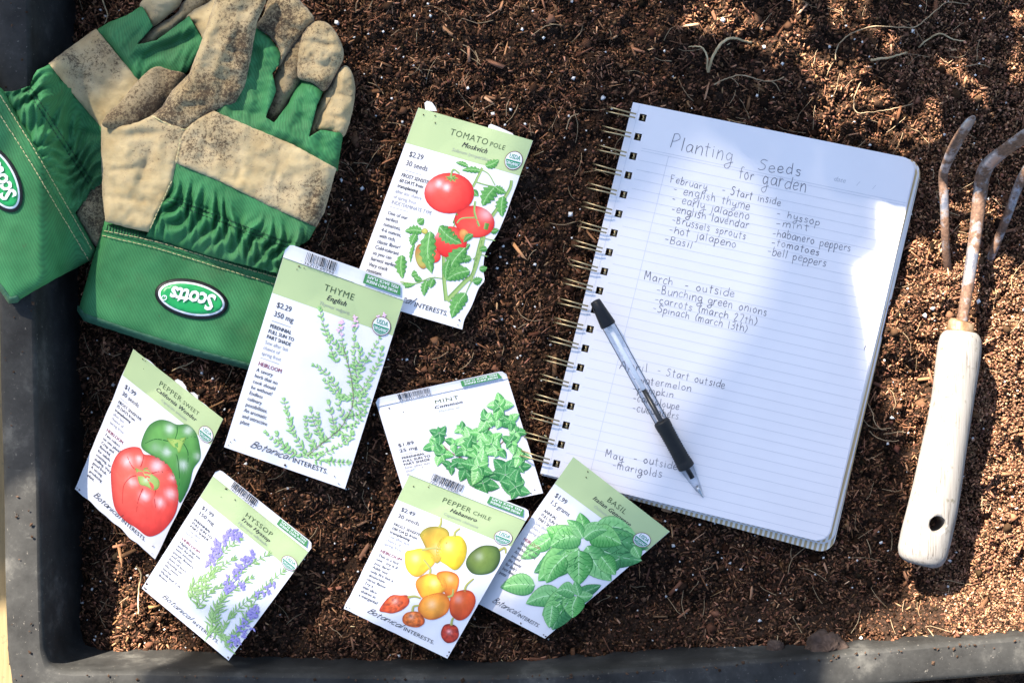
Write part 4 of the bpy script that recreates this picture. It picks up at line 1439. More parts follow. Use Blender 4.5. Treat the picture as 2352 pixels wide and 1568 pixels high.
def rosette(q, cx, cy, R, cols, n=6, a0=0.0, serr=0.05, w=0.70, seed=1, sq=1.0):
    rr = random.Random(seed)
    for lay, sc in ((0, 1.0), (1, 0.6)):
        for k in range(n):
            a = a0 + 2 * math.pi * (k + 0.5 * lay) / n + rr.uniform(-.22, .22)
            l = R * sc * rr.uniform(0.85, 1.15)
            D, M_, Lt = cols[rr.randrange(len(cols))]
            q.leaf((cx + 3 * math.cos(a), cy + 3 * math.sin(a)), (cx + l * math.cos(a), cy + l * math.sin(a) * sq), l * w, D, M_, Lt, serr=serr, n=15, bend=rr.uniform(-.12, .12), vein=0.2, fat=0.35)


for st in (((800, 290), (780, 330), (740, 390), (700, 440)), ((690, 440), (640, 560)), ((500, 430), (560, 490), (620, 520)), ((870, 440), (830, 430), (790, 470)), ((620, 370), (650, 420))):
    q.line(list(st), 6, 5, ink((150, 110, 90)))
for (cx, cy, R, n, col, sd) in ((640, 560, 70, 6, MDK, 21), (830, 600, 85, 7, MDK, 22), (720, 640, 80, 6, MDK, 23), (900, 560, 60, 5, MDK, 24), (880, 660, 70, 6, MDK, 25), (560, 560, 45, 5, MDK, 26), (900, 510, 50, 5, MG, 27),
                            (480, 455, 56, 4, MG, 1), (505, 395, 52, 5, MDK, 2), (520, 500, 58, 5, MG, 3), (615, 375, 44, 5, MG, 4), (580, 450, 46, 5, MG, 5), (660, 430, 62, 6, MG, 6), (720, 400, 62, 6, MG, 7), (760, 450, 62, 6, MG, 8),
                            (700, 490, 70, 6, MG, 9), (790, 480, 55, 5, MG, 10), (860, 440, 58, 5, MG, 11), (880, 390, 50, 5, MG, 12), (640, 480, 56, 5, MG, 13), (700, 560, 78, 6, MG, 14), (740, 330, 62, 4, MG, 15), (800, 330, 66, 5, MG, 16), (855, 335, 46, 3, MG, 17), (800, 265, 64, 6, MG, 18)):
    rosette(q, cx, cy, R * 1.08, col, max(3, n - 2), sd * 0.7, seed=sd)
q.build('herb_drawing')

# --- basil (lies on the notebook corner, under the habanero packet)
pk = Packet('basil packet with large glossy leaves, overlapping the notebook bottom left corner', CR8,
            (1163, 512), (1636, 878), (672, 1218), (1024, 1402), (0.0185, 0.0165, 0.010, 0.022), 0.0035, flap=False,
            curl=lambda u, v: 0.004 * max(0, v - 0.8) * (1 - u) * 4)
pk.words('BASIL', None, 'Italian Genovese', 'Ocimum basilicum', '$1.99', '1.5 grams', ['ANNUAL', 'FULL SUN TO', 'PART SHADE'], ['Sow after last', 'chance of', 'spring frost'],
         'HEIRLOOM', ['Widely grown', 'without doubt', 'Aromatic', 'around', 'the world', "for Italy's", 'best flavor', 'pesto'], title_u=44, lsp=3.7)
q = Ink(pk, 0.0001)
BA = (lush((30, 110, 44)), lush((86, 176, 82)), lush((168, 222, 140)))
BB = (lush((36, 112, 56)), lush((96, 176, 92)), lush((172, 222, 150)))
BD = (lush((22, 84, 44)), lush((58, 132, 72)), lush((110, 176, 110)))
for b, t, w, c, bd in (((1240, 900), (1480, 905), 110, BB, -0.2), ((1260, 920), (1530, 960), 130, BD, -.05), ((1280, 960), (1500, 1020), 120, BD, .05), ((1000, 960), (905, 1010), 60, BB, 0), ((1060, 900), (930, 960), 80, BB, -.1), ((1460, 950), (1490, 1010), 60, BB, 0), ((1390, 1010), (1300, 1060), 90, BD, 0),
                       ((1180, 930), (970, 1080), 130, BD, -.05), ((1190, 960), (990, 1120), 150, BA, 0.05), ((1230, 950), (1350, 1120), 130, BB, .08), ((1300, 1000), (1370, 1090), 90, BA, 0), ((1190, 970), (1190, 1140), 140, BA, 0.0), ((1120, 1000), (1030, 1130), 110, BA, .08),
                       ((1170, 900), (1030, 860), 110, BA, -.1), ((1200, 905), (1050, 950), 120, BB, .12), ((1240, 900), (1400, 940), 120, BA, -.12), ((1210, 905), (1195, 785), 85, BA, .06), ((1220, 905), (1290, 830), 60, BB, -.1), ((1210, 910), (1130, 820), 60, BB, .1), ((1215, 910), (1330, 870), 70, BB, -.15),
                       ((975, 1140), (805, 1150), 110, BB, 0.05), ((1110, 1190), (930, 1230), 110, BB, .08), ((1180, 1190), (1300, 1140), 60, BD, 0), ((1160, 1170), (1010, 1290), 110, BA, 0), ((1180, 1190), (1260, 1190), 60, BB, .1), ((1150, 1210), (1060, 1360), 120, BD, .05), ((1100, 1230), (1020, 1310), 90, BA, .05), ((1180, 1195), (1160, 1300), 110, BA, .1), ((1170, 1180), (1080, 1170), 80, BB, .15), ((1190, 1190), (1170, 1120), 50, BB, 0), ((1060, 1240), (1045, 1350), 80, BB, 0)):
    q.leaf(b, t, w, *c, serr=0.02, bend=bd, n=22, vein=0.22, fat=0.4)
q.build('herb_drawing')
pk.seal(v=18.5, u=73.5)

# --- habanero
pk = Packet('habanero packet with yellow, orange, red and green pepper drawings, topmost of three overlapping packets', CR8,
            (360, 600), (930, 826), (38, 1256), (546, 1500), (0.0165, 0.021, 0.016, 0.034), 0.003,
            edge=lambda u, v: (0.014 * noise.noise(Vector((v * 11, 8, 0))) * max(0, v - .6) * 2 if u < .02 else 0.0, 0.016 * noise.noise(Vector((u * 9, 6, 0))) * max(0, .6 - u) if v > .98 else 0.0))
pk.flap_print('36210 30685')
pk.words('PEPPER', 'CHILE', 'Habanero', 'Capsicum chinense', '$2.49', '30 seeds', ['FROST SENSITIVE', '100 DAYS from', 'transplanting'], ['Sow after last', 'chance of', 'spring frost'],
         'HEIRLOOM', ['This is a hot', 'one - try it if', 'you dare!', 'Adds not', 'only fire but a', 'distinctive', 'citrus flavor.', 'Try a', 'thin slice', 'shaken in', 'a margarita!'], title_u=44, lsp=3.75)
q = Ink(pk, 0.0001)
Y0, Y1, Y2 = lush((250, 226, 70)), lush((236, 196, 36)), lush((190, 140, 30))
O0, O1, O2 = lush((252, 178, 60)), lush((238, 120, 36)), lush((196, 80, 24))
D0, D1, D2 = lush((228, 100, 44)), lush((200, 66, 30)), lush((140, 44, 22))


def hab(pts, c0, c1, c2, hl, stem, rad=90, wr=0, ctr=None):
    if not wr:
        r9 = random.Random(int(pts[0][0]))
        pts = [(p[0] + r9.uniform(-4, 4), p[1] + r9.uniform(-4, 4)) for p in pts]
    if wr:
        rr = random.Random(wr); pts = [(p[0] + rr.uniform(-5, 5), p[1] + rr.uniform(-5, 5)) for p in pts]
    base = shade(c0, c1, c2, hl[0], hl[1], rad, ((hl[0], hl[1], rad * .25, 0.25),))
    def f(x, y, k):
        c = base(x, y, k)
        a = math.sin((x * 0.8 + y * 0.25 + hl[0]) * 0.062) * (0.35 + 0.65 * k)
        w = max(0, -a) * 0.34
        return tuple(v * (1 - w) for v in c)
    if wr:
        def f(x, y, k):
            n_ = noise.noise(Vector((x * 0.07, y * 0.07, wr))) + .5 * noise.noise(Vector((x * 0.17, y * 0.17, wr)))
            c = base(x, y, k)
            return tuple(max(0.01, v * (1 + 0.9 * n_)) for v in c)
    q.blob(pts, f, 7, 4, ctr)
    if stem:
        q.line(stem, 13, 8, lush((140, 140, 66)), lush((180, 176, 96)))


hab([(425, 930), (415, 890), (440, 860), (490, 850), (540, 862), (556, 895), (540, 960), (510, 1020), (490, 1028), (455, 985)], lush((246, 176, 60)), lush((190, 160, 50)), lush((120, 130, 50)), 500, 950, 110, None) if False else None
hab([(425, 930), (415, 890), (440, 860), (490, 850), (540, 862), (556, 895), (540, 960), (510, 1020), (490, 1028), (455, 985)], lush((248, 176, 58)), lush((180, 160, 52)), lush((110, 120, 46)), (500, 965), [(505, 858), (515, 835), (514, 812)], 120)
hab([(340, 985), (375, 965), (430, 962), (475, 985), (482, 1030), (450, 1065), (405, 1100), (370, 1095), (345, 1050)], Y0, lush((246, 190, 48)), lush((214, 140, 34)), (390, 1010), [(420, 968), (470, 960), (515, 962)], 100)
hab([(497, 945), (520, 908), (570, 898), (615, 905), (640, 945), (636, 1010), (605, 1055), (575, 1070), (540, 1045), (500, 1010)], Y0, Y1, lush((180, 160, 30)), (550, 950), [(580, 905), (585, 880), (608, 862)], 120)
hab([(640, 1035), (660, 985), (700, 955), (745, 945), (790, 958), (808, 990), (800, 1035), (765, 1075), (715, 1090), (665, 1078)], lush((130, 150, 66)), lush((76, 106, 52)), lush((46, 70, 36)), (700, 1000), [(800, 970), (828, 958), (832, 985)], 110)
hab([(490, 1085), (540, 1070), (588, 1085), (600, 1130), (580, 1195), (545, 1195), (510, 1140)], O0, lush((240, 110, 40)), D1, (560, 1110), None, 90)
hab([(390, 1150), (400, 1105), (440, 1085), (490, 1085), (525, 1105), (542, 1155), (520, 1185), (470, 1200), (425, 1208)], lush((250, 204, 60)), lush((246, 160, 44)), lush((220, 110, 30)), (480, 1130), [(455, 1095), (462, 1060), (430, 1015)], 100)
hab([(556, 1220), (575, 1180), (625, 1163), (668, 1180), (680, 1225), (650, 1290), (605, 1312), (565, 1285)], lush((240, 110, 44)), lush((214, 70, 30)), lush((160, 50, 24)), (600, 1210), [(630, 1172), (640, 1140), (675, 1108)], 100)
hab([(405, 1245), (425, 1200), (480, 1180), (530, 1185), (558, 1220), (548, 1275), (500, 1308), (450, 1308), (412, 1285)], O0, O1, O2, (470, 1235), [(545, 1200), (570, 1190), (575, 1160)], 110)
hab([(215, 1265), (235, 1225), (270, 1195), (320, 1187), (355, 1195), (352, 1230), (320, 1262), (275, 1282), (240, 1270)], D0, D1, D2, (290, 1220), [(352, 1200), (385, 1195), (415, 1205)], 90, 3)
hab([(325, 1295), (345, 1270), (390, 1265), (425, 1285), (430, 1320), (400, 1350), (360, 1345), (330, 1325)], lush((236, 130, 50)), lush((206, 86, 34)), lush((150, 60, 26)), (370, 1295), [(375, 1270), (380, 1245), (408, 1240)], 70, 5)
hab([(517, 1370), (530, 1340), (565, 1332), (600, 1348), (606, 1390), (585, 1420), (545, 1420), (522, 1400)], lush((196, 60, 34)), lush((164, 44, 28)), lush((110, 30, 22)), (555, 1370), [(565, 1338), (568, 1315), (575, 1300)], 70, 7)
q.build('pepper_drawing')
pk.seal(v=19.5, u=74.5)

# a few crumbs spilled on the packets
def spill(pk_, spots, seed):
    r_ = random.Random(seed)
    for u, v, n_, sp in spots:
        for _ in range(n_):
            uu = min(.985, max(.015, u + r_.gauss(0, sp))); vv = min(.985, max(.015, v + r_.gauss(0, sp)))
            SPILL.append((pk_.at(uu, vv, 0.0007), r_.uniform(.0003, .0009)))


SPILL = []
for pk_, spots in PACKS:
    spill(pk_, spots, len(SPILL))
for _ in range(150):
    t_ = rnd.random()
    if t_ < 0.25:
        q_ = W(rnd.uniform(10, 80), rnd.uniform(0, 1540), 0.0462)
    else:
        px_ = 2352 * rnd.random() ** 0.7
        q_ = W(px_, np.interp(px_, [0, 130, 600, 1000, 1286, 1830, 2033, 2352], [1545, 1545, 1549, 1554, 1546, 1510, 1492, 1465]) + 2 + abs(rnd.gauss(0, 20)) * rnd.random(), 0.0458)
    SPILL.append((q_, rnd.uniform(.0003, .0016) * rnd.random() ** 0.5 + .0002))
V, F, cc = [], [], []
for p, s_ in SPILL:
    b = len(V)
    a = rnd.uniform(0, 6.28); k = rnd.uniform(.4, 1)
    for x, y, z in OCT:
        V.append((p.x + s_ * (x * math.cos(a) - y * k * math.sin(a)) * rnd.uniform(.7, 1.3), p.y + s_ * (x * math.sin(a) + y * k * math.cos(a)) * rnd.uniform(.7, 1.3), p.z + z * s_ * .5))
    F += [tuple(b + i for i in f) for f in OCTF]
    sh_ = rnd.uniform(.5, 1.6)
    cc += [(0.05 * sh_, 0.03 * sh_, 0.02 * sh_)] * 6
o = obj('spilled_crumbs', V, F, M_CRUMB, None, cc)
tag(o, 'dark soil crumbs spilled on the seed packets and the tray rim', 'soil crumbs', kind='stuff')

# ------------------------------------------------------------------ notebook
PZ = 0.0125
nb = thing('spiral_notebook', 'open spiral notebook with handwritten planting list on lined white paper', 'notebook', tuple(W(1680, 740, 0.004)))
NBC = [Vector((1454, 235, 0)), Vector((2106, 367, 0)), Vector((1241, 1086, 0)), Vector((1900, 1247, 0))]
NW, NH = 186.0, 247.0


def nb_px(u, v):
    u, v = u / NW, v / NH
    return (NBC[0] * (1 - u) + NBC[1] * u) * (1 - v) + (NBC[2] * (1 - u) + NBC[3] * u) * v


def pz(px, py):
    return PZ + 0.0011 * math.sin((px * 0.0042 + py * 0.0021)) + 0.0006 * math.sin(px * 0.011 - py * 0.008) - 0.0012 * max(0, (px - 1900) / 200.0)


def nb_at(u, v, off=0.0):
    p = nb_px(u, v)
    return W(p.x, p.y, pz(p.x, p.y) + off)


NR = 19
ring_v = [8.6 + i * 12.78 for i in range(NR)]


def slab(u0, u1, v0, v1, rad, top, bottom, holes, nu=30, nv=60, skew=0.0):
    """paper slab with punched holes and rounded outer corners"""
    us = sorted(set([u0 + (u1 - u0) * i / nu for i in range(nu + 1)] + ([6.2, 10.6] if holes else []) + [u1 - rad * (1 - math.cos(a * math.pi / 16)) for a in range(9)]))
    vs = [v0 + (v1 - v0) * i / nv for i in range(nv + 1)] + [v0 + rad * (1 - math.cos(a * math.pi / 16)) for a in range(9)] + [v1 - rad * (1 - math.cos(a * math.pi / 16)) for a in range(9)]
    if holes:
        for h in ring_v: vs += [h - 2.3, h + 2.3]
    vs = sorted(set(round(v, 5) for v in vs)); us = sorted(set(round(u, 5) for u in us))

    def rnd_c(u, v):
        du = u - (u1 - rad)
        for c, s in ((v0 + rad, -1), (v1 - rad, 1)):
            dv = (v - c) * s
            if du > 0 and dv > 0:
                m = max(du, dv) / rad
                L = math.hypot(du, dv)
                k = m * rad / L
                return (u1 - rad) + du * k, c + s * dv * k
        return u, v
    idx = {}
    V, F = [], []

    def vid(i, j, side):
        k = (i, j, side)
        if k not in idx:
            u, v = rnd_c(us[i], vs[j])
            v += skew * (u / NW) * max(0, v / NH)
            idx[k] = len(V)
            V.append(nb_at(u, v, top if side == 0 else bottom))
        return idx[k]

    def hole(i, j):
        if not (0 <= i < len(us) - 1 and 0 <= j < len(vs) - 1): return True
        if not holes: return False
        uc, vc = (us[i] + us[i + 1]) / 2, (vs[j] + vs[j + 1]) / 2
        return 6.2 <= uc <= 10.6 and any(abs(vc - h) < 2.3 for h in ring_v)
    for i in range(len(us) - 1):
        for j in range(len(vs) - 1):
            if hole(i, j): continue
            F.append((vid(i, j, 0), vid(i, j + 1, 0), vid(i + 1, j + 1, 0), vid(i + 1, j, 0)))
            F.append((vid(i, j, 1), vid(i + 1, j, 1), vid(i + 1, j + 1, 1), vid(i, j + 1, 1)))
            for di, dj, a, b in ((-1, 0, (i, j), (i, j + 1)), (1, 0, (i + 1, j + 1), (i + 1, j)), (0, -1, (i + 1, j), (i, j)), (0, 1, (i, j + 1), (i + 1, j + 1))):
                if hole(i + di, j + dj):
                    F.append((vid(*a, 0), vid(*a, 1), vid(*b, 1), vid(*b, 0)))
    return V, F


V, F = slab(0, NW, 0, NH, 9, 0, -0.00025, True); obj('top_page', V, F, M_PAGE, nb)
V, F = slab(0.5, NW + 0.7, 0.3, NH + 0.2, 9, -0.0006, -0.0042, True); obj('page_block', V, F, M_PAGE, nb)
V, F = slab(1.0, NW + 2.8, 2.2, NH + 0.6, 9, -0.0045, -0.0052, True); obj('striped_divider', V, F, M_STRIPE, nb)
V, F = slab(1.2, NW + 3.6, 1.5, NH + 1.2, 9, -0.0055, -0.0090, True); obj('lower_pages', V, F, M_PAGE, nb)
V, F = slab(0.0, NW + 4.4, 0.6, NH + 0.8, 10, -0.0093, -0.0107, True, skew=5.4); bc = obj('back_cover', V, F, M_STRIPE, nb)
# rules
V, F = [], []


def rule(u0, v0, u1, v1, w):
    n = 24
    P = [nb_at(u0 + (u1 - u0) * i / n, v0 + (v1 - v0) * i / n, 0.00006) for i in range(n + 1)]
    ribbon(P, w, V, F)


rule(12.5, 28.0, NW - 0.5, 28.0, 0.00028); rule(12.5, 29.6, NW - 0.5, 29.6, 0.00028)
v = 35.9
while v < NH - 3:
    rule(12.5, v, NW - 0.5, v, 0.00026); v += 6.27
rule(30.5, 29.6, 30.5, NH - 0.5, 0.0003); rule(4.6, 0.8, 4.6, NH - 0.8, 0.0002)
obj('ruled_lines', V, F, M_RULE, nb)
# printed date field
C4 = (1194.4, 202.1, 0.4063); C5 = (1194.4, 698.25, 0.4063)
V, F = [], []


def nb_text(body, x0, y0, size, ang, shear, V, F):
    vs, fs, w = text_mesh(body, size, shear, -0.01)
    b = len(V)
    for x, y in vs:
        px = x0 + x * math.cos(ang) + y * math.sin(ang); py = y0 + x * math.sin(ang) - y * math.cos(ang)
        px = C4[0] + px * C4[2]; py = C4[1] + py * C4[2]
        V.append(W(px, py, pz(px, py) + 0.00008))
    F += [tuple(b + i for i in f) for f in fs]


nb_text('date', 1770, 524, 40, 0.2, 0.3, V, F); nb_text('/', 1900, 552, 40, 0.2, 0.3, V, F); nb_text('/', 1990, 572, 40, 0.2, 0.3, V, F)
obj('date_print', V, F, M_PRINTGREY, nb)
# handwriting
V, F = [], []


def write(cr, body, x0, y0, x1, y1, h, sp=0.12):
    st, w = hand(body, sp)
    if h < 59: h *= 0.84
    dx, dy = x1 - x0, y1 - y0
    L = math.hypot(dx, dy); ex, ey = dx / L, dy / L
    for s_ in st:
        P = []
        for a, b in s_:
            X_ = x0 + dx * a / w + ey * b * h * 0.9; Y_ = y0 + dy * a / w - (0.35 * ex + 0.65) * b * h
            px = cr[0] + X_ * cr[2]; py = cr[1] + Y_ * cr[2]
            P.append(W(px, py, pz(px, py) + 0.0001))
        ribbon(P, 0.00036 * rnd.uniform(.75, 1.25), V, F)


ITEMS = (('handwritten_heading', ((C4, 'Planting', 845, 338, 1200, 418, 84), (C4, 'Seeds', 1342, 464, 1588, 498, 62), (C4, 'for', 1235, 512, 1318, 524, 62), (C4, 'garden', 1368, 542, 1615, 592, 76))),
         ('handwritten_list', ((C4, 'February', 848, 532, 1055, 580, 50), (C4, '- Start inside', 1140, 592, 1472, 667, 54), (C4, '- english thyme', 865, 590, 1297, 690, 56), (C4, '- early jalapeno', 858, 642, 1292, 748, 56),
          (C4, '-english lavendar', 855, 700, 1290, 798, 54), (C4, '-Brussels sprouts', 858, 760, 1275, 857, 50), (C4, '-hot jalapeno', 840, 815, 1220, 904, 54), (C4, '-Basil', 815, 870, 970, 908, 50),
          (C4, '- hyssop', 1450, 722, 1692, 780, 50), (C4, '-mint', 1445, 778, 1632, 808, 48), (C4, '-habanero peppers', 1425, 836, 1868, 926, 54), (C4, '-tomatoes', 1420, 886, 1690, 947, 48), (C4, '-bell peppers', 1397, 938, 1728, 1012, 56))),
         ('handwritten_list', ((C4, 'March', 700, 1082, 862, 1116, 58), (C4, '- outside', 930, 1132, 1212, 1184, 56), (C4, '-Bunching green onions', 770, 1156, 1395, 1288, 58), (C4, '-carrots (march 27th)', 760, 1210, 1338, 1342, 52), (C4, '-Spinach (march 13th)', 750, 1258, 1282, 1382, 52))),
         ('handwritten_list', ((C5, 'April', 560, 362, 722, 388, 58), (C5, '- Start outside', 775, 390, 1157, 478, 52), (C5, '-watermelon', 640, 438, 966, 494, 52), (C5, '-pumpkin', 636, 492, 866, 530, 50), (C5, '-cantaloupe', 638, 545, 898, 600, 50), (C5, '-cucumbers', 634, 600, 896, 650, 50))),
         ('handwritten_list', ((C5, 'May', 480, 862, 582, 888, 52), (C5, '- outside', 640, 886, 888, 938, 54), (C5, '-marigolds', 520, 926, 800, 982, 54))))
for nm, rows in ITEMS:
    V, F = [], []
    for a in rows:
        write(*a)
    obj(nm, V, F, M_PENCIL, nb)
V, F = [], []
P = [W(C5[0] + x * C5[2], C5[1] + y * C5[2], pz(1990, 800) + 0.0001) for x, y in ((1958, 232), (1948, 248), (1944, 266))]
ribbon(P, 0.0004, V, F)
obj('pen_mark', V, F, M_PENCIL, nb)
# wire binding
for i, rv in enumerate(ring_v):
    V, F = [], []
    tilt = rnd.uniform(-0.5, 0.5)
    for dv in (-1.25, 1.25):
        P = []
        for k in range(29):
            a = math.radians(18 - 330 * k / 28 + 12)
            cu, au, az_ = -2.6, 12.7, 0.0088
            u = cu + au * math.cos(a)
            pp = nb_px(u, rv + dv * (1.0 + 0.28 * max(0, -math.cos(a))) + 1.0 * (1 - math.cos(a)) * -0.55 + tilt * (1 - math.cos(a)) * .4)
            P.append(W(pp.x, pp.y, PZ - 0.0036 + az_ * math.sin(a)))
        tube(P, 0.00052, 8, None, V, F)
    # bridge at the hole end
    a = math.radians(30)
    P = []
    for t in (-1.25, 0, 1.25):
        pp = nb_px(-2.6 + 12.7 * math.cos(a) + (0.7 if t == 0 else 0), rv + t)
        P.append(W(pp.x, pp.y, PZ - 0.0036 + 0.0088 * math.sin(a)))
    tube(P, 0.00052, 8, None, V, F)
    obj('ring', V, F, M_WIRE, nb, smooth=True)

# ------------------------------------------------------------------ pen
pa = W(1366, 690, PZ + 0.0120); pb = W(1615, 1142, PZ + 0.0014)
pen = thing('ballpoint_pen', 'clear ballpoint pen with black grip and cap lying across the notebook page', 'pen', tuple((pa + pb) / 2))
ax = (pb - pa); PL = ax.length; ax.normalize()
s1 = ax.cross(Vector((0, 0, 1))).normalized(); s2 = s1.cross(ax)


def lathe(name, prof, mat, seg=28, closed=True, fn=None, parent=None):
    V, F = [], []
    for t, r_ in prof:
        for k in range(seg):
            a = 2 * math.pi * k / seg
            rr = r_ * (fn(t, a) if fn else 1)
            V.append(pa + ax * (t * PL) + s1 * (math.cos(a) * rr) + s2 * (math.sin(a) * rr))
    for i in range(len(prof) - 1):
        for k in range(seg):
            a = i * seg + k; b = i * seg + (k + 1) % seg
            F.append((a, a + seg, b + seg, b))
    if closed:
        F.append(tuple(range(seg))); F.append(tuple(reversed(range((len(prof) - 1) * seg, len(prof) * seg))))
    return obj(name, V, F, mat, parent or pen, smooth=True)


lathe('end_cap', [(0.0, 0.0016), (0.002, 0.0029), (0.006, 0.0034), (0.05, 0.0040), (0.118, 0.0050), (0.124, 0.0050), (0.127, 0.0046)], M_PENBLACK)
lathe('barrel', [(0.127, 0.0044), (0.2, 0.00435), (0.4, 0.0043), (0.612, 0.0043)], M_CLEAR, closed=False)
lathe('ink_refill', [(0.13, 0.0015), (0.45, 0.0015)], M_MILKY, 14)
lathe('ink_column', [(0.45, 0.0016), (0.7, 0.0016), (0.9, 0.0016)], M_INKTUBE, 14)
gp_ = [(0.608, 0.0040), (0.61, 0.0049), (0.616, 0.0052)]
for k in range(40):
    t = 0.62 + 0.222 * k / 39
    gp_.append((t, (0.0053 if k % 2 else (0.0049 if 4 < k < 36 else 0.0053)) - 0.0004 * math.sin((t - .62) / .222 * math.pi) + 0.0002 * (k / 39)))
gp_ += [(0.846, 0.0052), (0.849, 0.0044)]
lathe('grip', gp_, M_BLACKRUB)
lathe('nose_cone', [(0.849, 0.0043), (0.88, 0.0038), (0.93, 0.0026), (0.965, 0.0016)], M_CLEAR, closed=False)
lathe('tip', [(0.94, 0.0009), (0.965, 0.0013), (0.97, 0.0012), (0.995, 0.0005), (1.0, 0.0003)], M_TIP, 14)

# ------------------------------------------------------------------ hand cultivator
cult = thing('hand_cultivator', 'three tined hand cultivator with weathered wooden handle and rusty steel tines', 'garden tool', tuple(W(2160, 1000, 0.008)))
hs = catmull([(2208, 762, 20.5), (2200, 830, 21), (2186, 930, 22), (2168, 1030, 23), (2148, 1140, 24.5), (2125, 1240, 26), (2112, 1297, 27)], 8)
wprof = [(0, .0093), (.02, .0112), (.05, .0127), (.10, .0136), (.18, .0136), (.30, .0131), (.42, .0133), (.55, .0142), (.70, .0153), (.82, .0158), (.9, .0154), (.945, .0140), (.975, .0118), (1.0, .0080)]
tprof = [(0, .0090), (.05, .0112), (.15, .0122), (.3, .0118), (.5, .0125), (.75, .0130), (.9, .0118), (.96, .0095), (1.0, .0060)]
n = 60
path, rad, fl = [], [], []
for i in range(n + 1):
    t = i / n
    k = t * (len(hs) - 1); a = min(int(k), len(hs) - 2); f = k - a
    p = hs[a] * (1 - f) + hs[a + 1] * f
    path.append(W(p.x, p.y, p.z / 1000.0))
    w = np.interp(t, [q_[0] for q_ in wprof], [q_[1] for q_ in wprof]); h_ = np.interp(t, [q_[0] for q_ in tprof], [q_[1] for q_ in tprof])
    rad.append(1.0); fl.append((w, h_))
V, F = tube(path, rad, 40, fl)
hd = obj('handle', V, F, M_HANDLE, cult, smooth=True)
# real hanging hole, cut through
hc = W(2143, 1199, 0.026)
V, F = [], []
V, F = tube([hc + Vector((0.002, 0.000, -0.03)), hc + Vector((0, 0, 0.004)), hc + Vector((-0.0005, 0, 0.014)), hc + Vector((-0.001, 0, 0.03))], [0.0046, 0.0048, 0.0056, 0.009], 28)
cut = obj('hole_cutter', V, F, M_HANDLE, cult)
md = hd.modifiers.new('hole', 'BOOLEAN'); md.operation = 'DIFFERENCE'; md.object = cut; md.solver = 'EXACT'
for o_ in (hd, cut):
    bm = bmesh.new(); bm.from_mesh(o_.data); bmesh.ops.recalc_face_normals(bm, faces=bm.faces); bm.to_mesh(o_.data); bm.free()
dg = bpy.context.evaluated_depsgraph_get()
nm_ = bpy.data.meshes.new_from_object(hd.evaluated_get(dg))
hd.modifiers.clear(); hd.data = nm_
bpy.data.objects.remove(cut)
# ferrule
V, F = tube([W(2209, 738, 0.0205), W(2208, 741, 0.0205), W(2206, 757, 0.0205), W(2204, 772, 0.0205), W(2203, 774, 0.0205)], [0.0072, 0.0079, 0.0084, 0.0092, 0.0090], 32)
obj('ferrule', V, F, M_FERRULE, cult, smooth=True)


def tine(name, pts, mat=M_STEEL, seg=18):
    """pts: px, py, z(mm), half width mm, half thickness mm"""
    sm = catmull([(p[0], p[1], p[2]) for p in pts], 8)
    ww = catmull([(p[3], p[4], 0) for p in pts], 8)
    path = [W(p.x, p.y, p.z / 1000) for p in sm]
    V, F = tube(path, [1.0] * len(path), seg, [(max(w_.x, .2) / 1000, max(w_.y, .2) / 1000) for w_ in ww])
    obj(name, V, F, mat, cult, smooth=True)


tine('shaft_tine', [(2209, 742, 20, 3.3, 3.3), (2224, 650, 20, 3.7, 3.7), (2240, 540, 19, 4.0, 4.0), (2250, 455, 20, 4.4, 4.2), (2258, 402, 26, 4.6, 4.2), (2275, 372, 38, 4.8, 3.6), (2318, 338, 56, 5.4, 2.4), (2372, 300, 74, 5.8, 1.6), (2410, 275, 86, 3.5, 1.0)])
tine('tine', [(2196, 700, -11, 2.4, 2.4), (2182, 640, -9, 2.5, 2.5), (2174, 590, 1, 2.5, 2.5), (2171, 530, 10, 2.7, 2.7), (2169, 460, 15, 2.8, 2.8), (2166, 412, 18, 2.9, 2.8), (2172, 382, 28, 3.2, 2.4), (2196, 330, 46, 4.3, 1.8), (2225, 282, 62, 3.9, 1.3), (2235, 268, 67, 1.6, 1.0)])
tine('tine', [(2222, 690, -11, 2.4, 2.4), (2262, 620, -8, 2.5, 2.5), (2284, 570, 1, 2.6, 2.6), (2312, 500, 10, 2.8, 2.8), (2340, 425, 16, 3.0, 3.0), (2362, 385, 24, 3.1, 2.6), (2405, 340, 44, 4.2, 1.8), (2455, 300, 62, 3.0, 1.2)])
# ------------------------------------------------------------------ gloves
KC = 0.5625                 # glove tracing pixels -> reference pixels
MM1 = KC * MMPX * 1000.0    # millimetres per tracing pixel


def dens(pts, step, smooth):
    P = catmull([(p[0], p[1], 0) for p in pts], 6, True) if smooth else [Vector((p[0], p[1], 0)) for p in pts]
    out = []
    for a, b in zip(P, P[1:] + P[:1]):
        n = max(1, int(round((b - a).length / step)))
        for k in range(n):
            q_ = a + (b - a) * (k / n)
            if not out or (Vector((*out[-1], 0)) - q_).length > step * 0.45:
                out.append((q_.x, q_.y))
    if math.hypot(out[0][0] - out[-1][0], out[0][1] - out[-1][1]) < step * .45:
        out.pop()
    return np.array(out)


def seg_dist(P, poly):
    A = poly; B = np.roll(poly, -1, 0)
    out = np.full(len(P), 1e9)
    for a, b in zip(A, B):
        d = b - a; L2 = (d ** 2).sum() + 1e-12
        t = np.clip(((P - a) @ d) / L2, 0, 1)
        out = np.minimum(out, np.hypot(P[:, 0] - a[0] - t * d[0], P[:, 1] - a[1] - t * d[1]))
    return out


def inside(P, poly):
    c = np.zeros(len(P), bool)
    A = poly; B = np.roll(poly, -1, 0)
    for a, b in zip(A, B):
        if a[1] == b[1]: continue
        k = ((a[1] > P[:, 1]) != (b[1] > P[:, 1])) & (P[:, 0] < (b[0] - a[0]) * (P[:, 1] - a[1]) / (b[1] - a[1]) + a[0])
        c ^= k
    return c


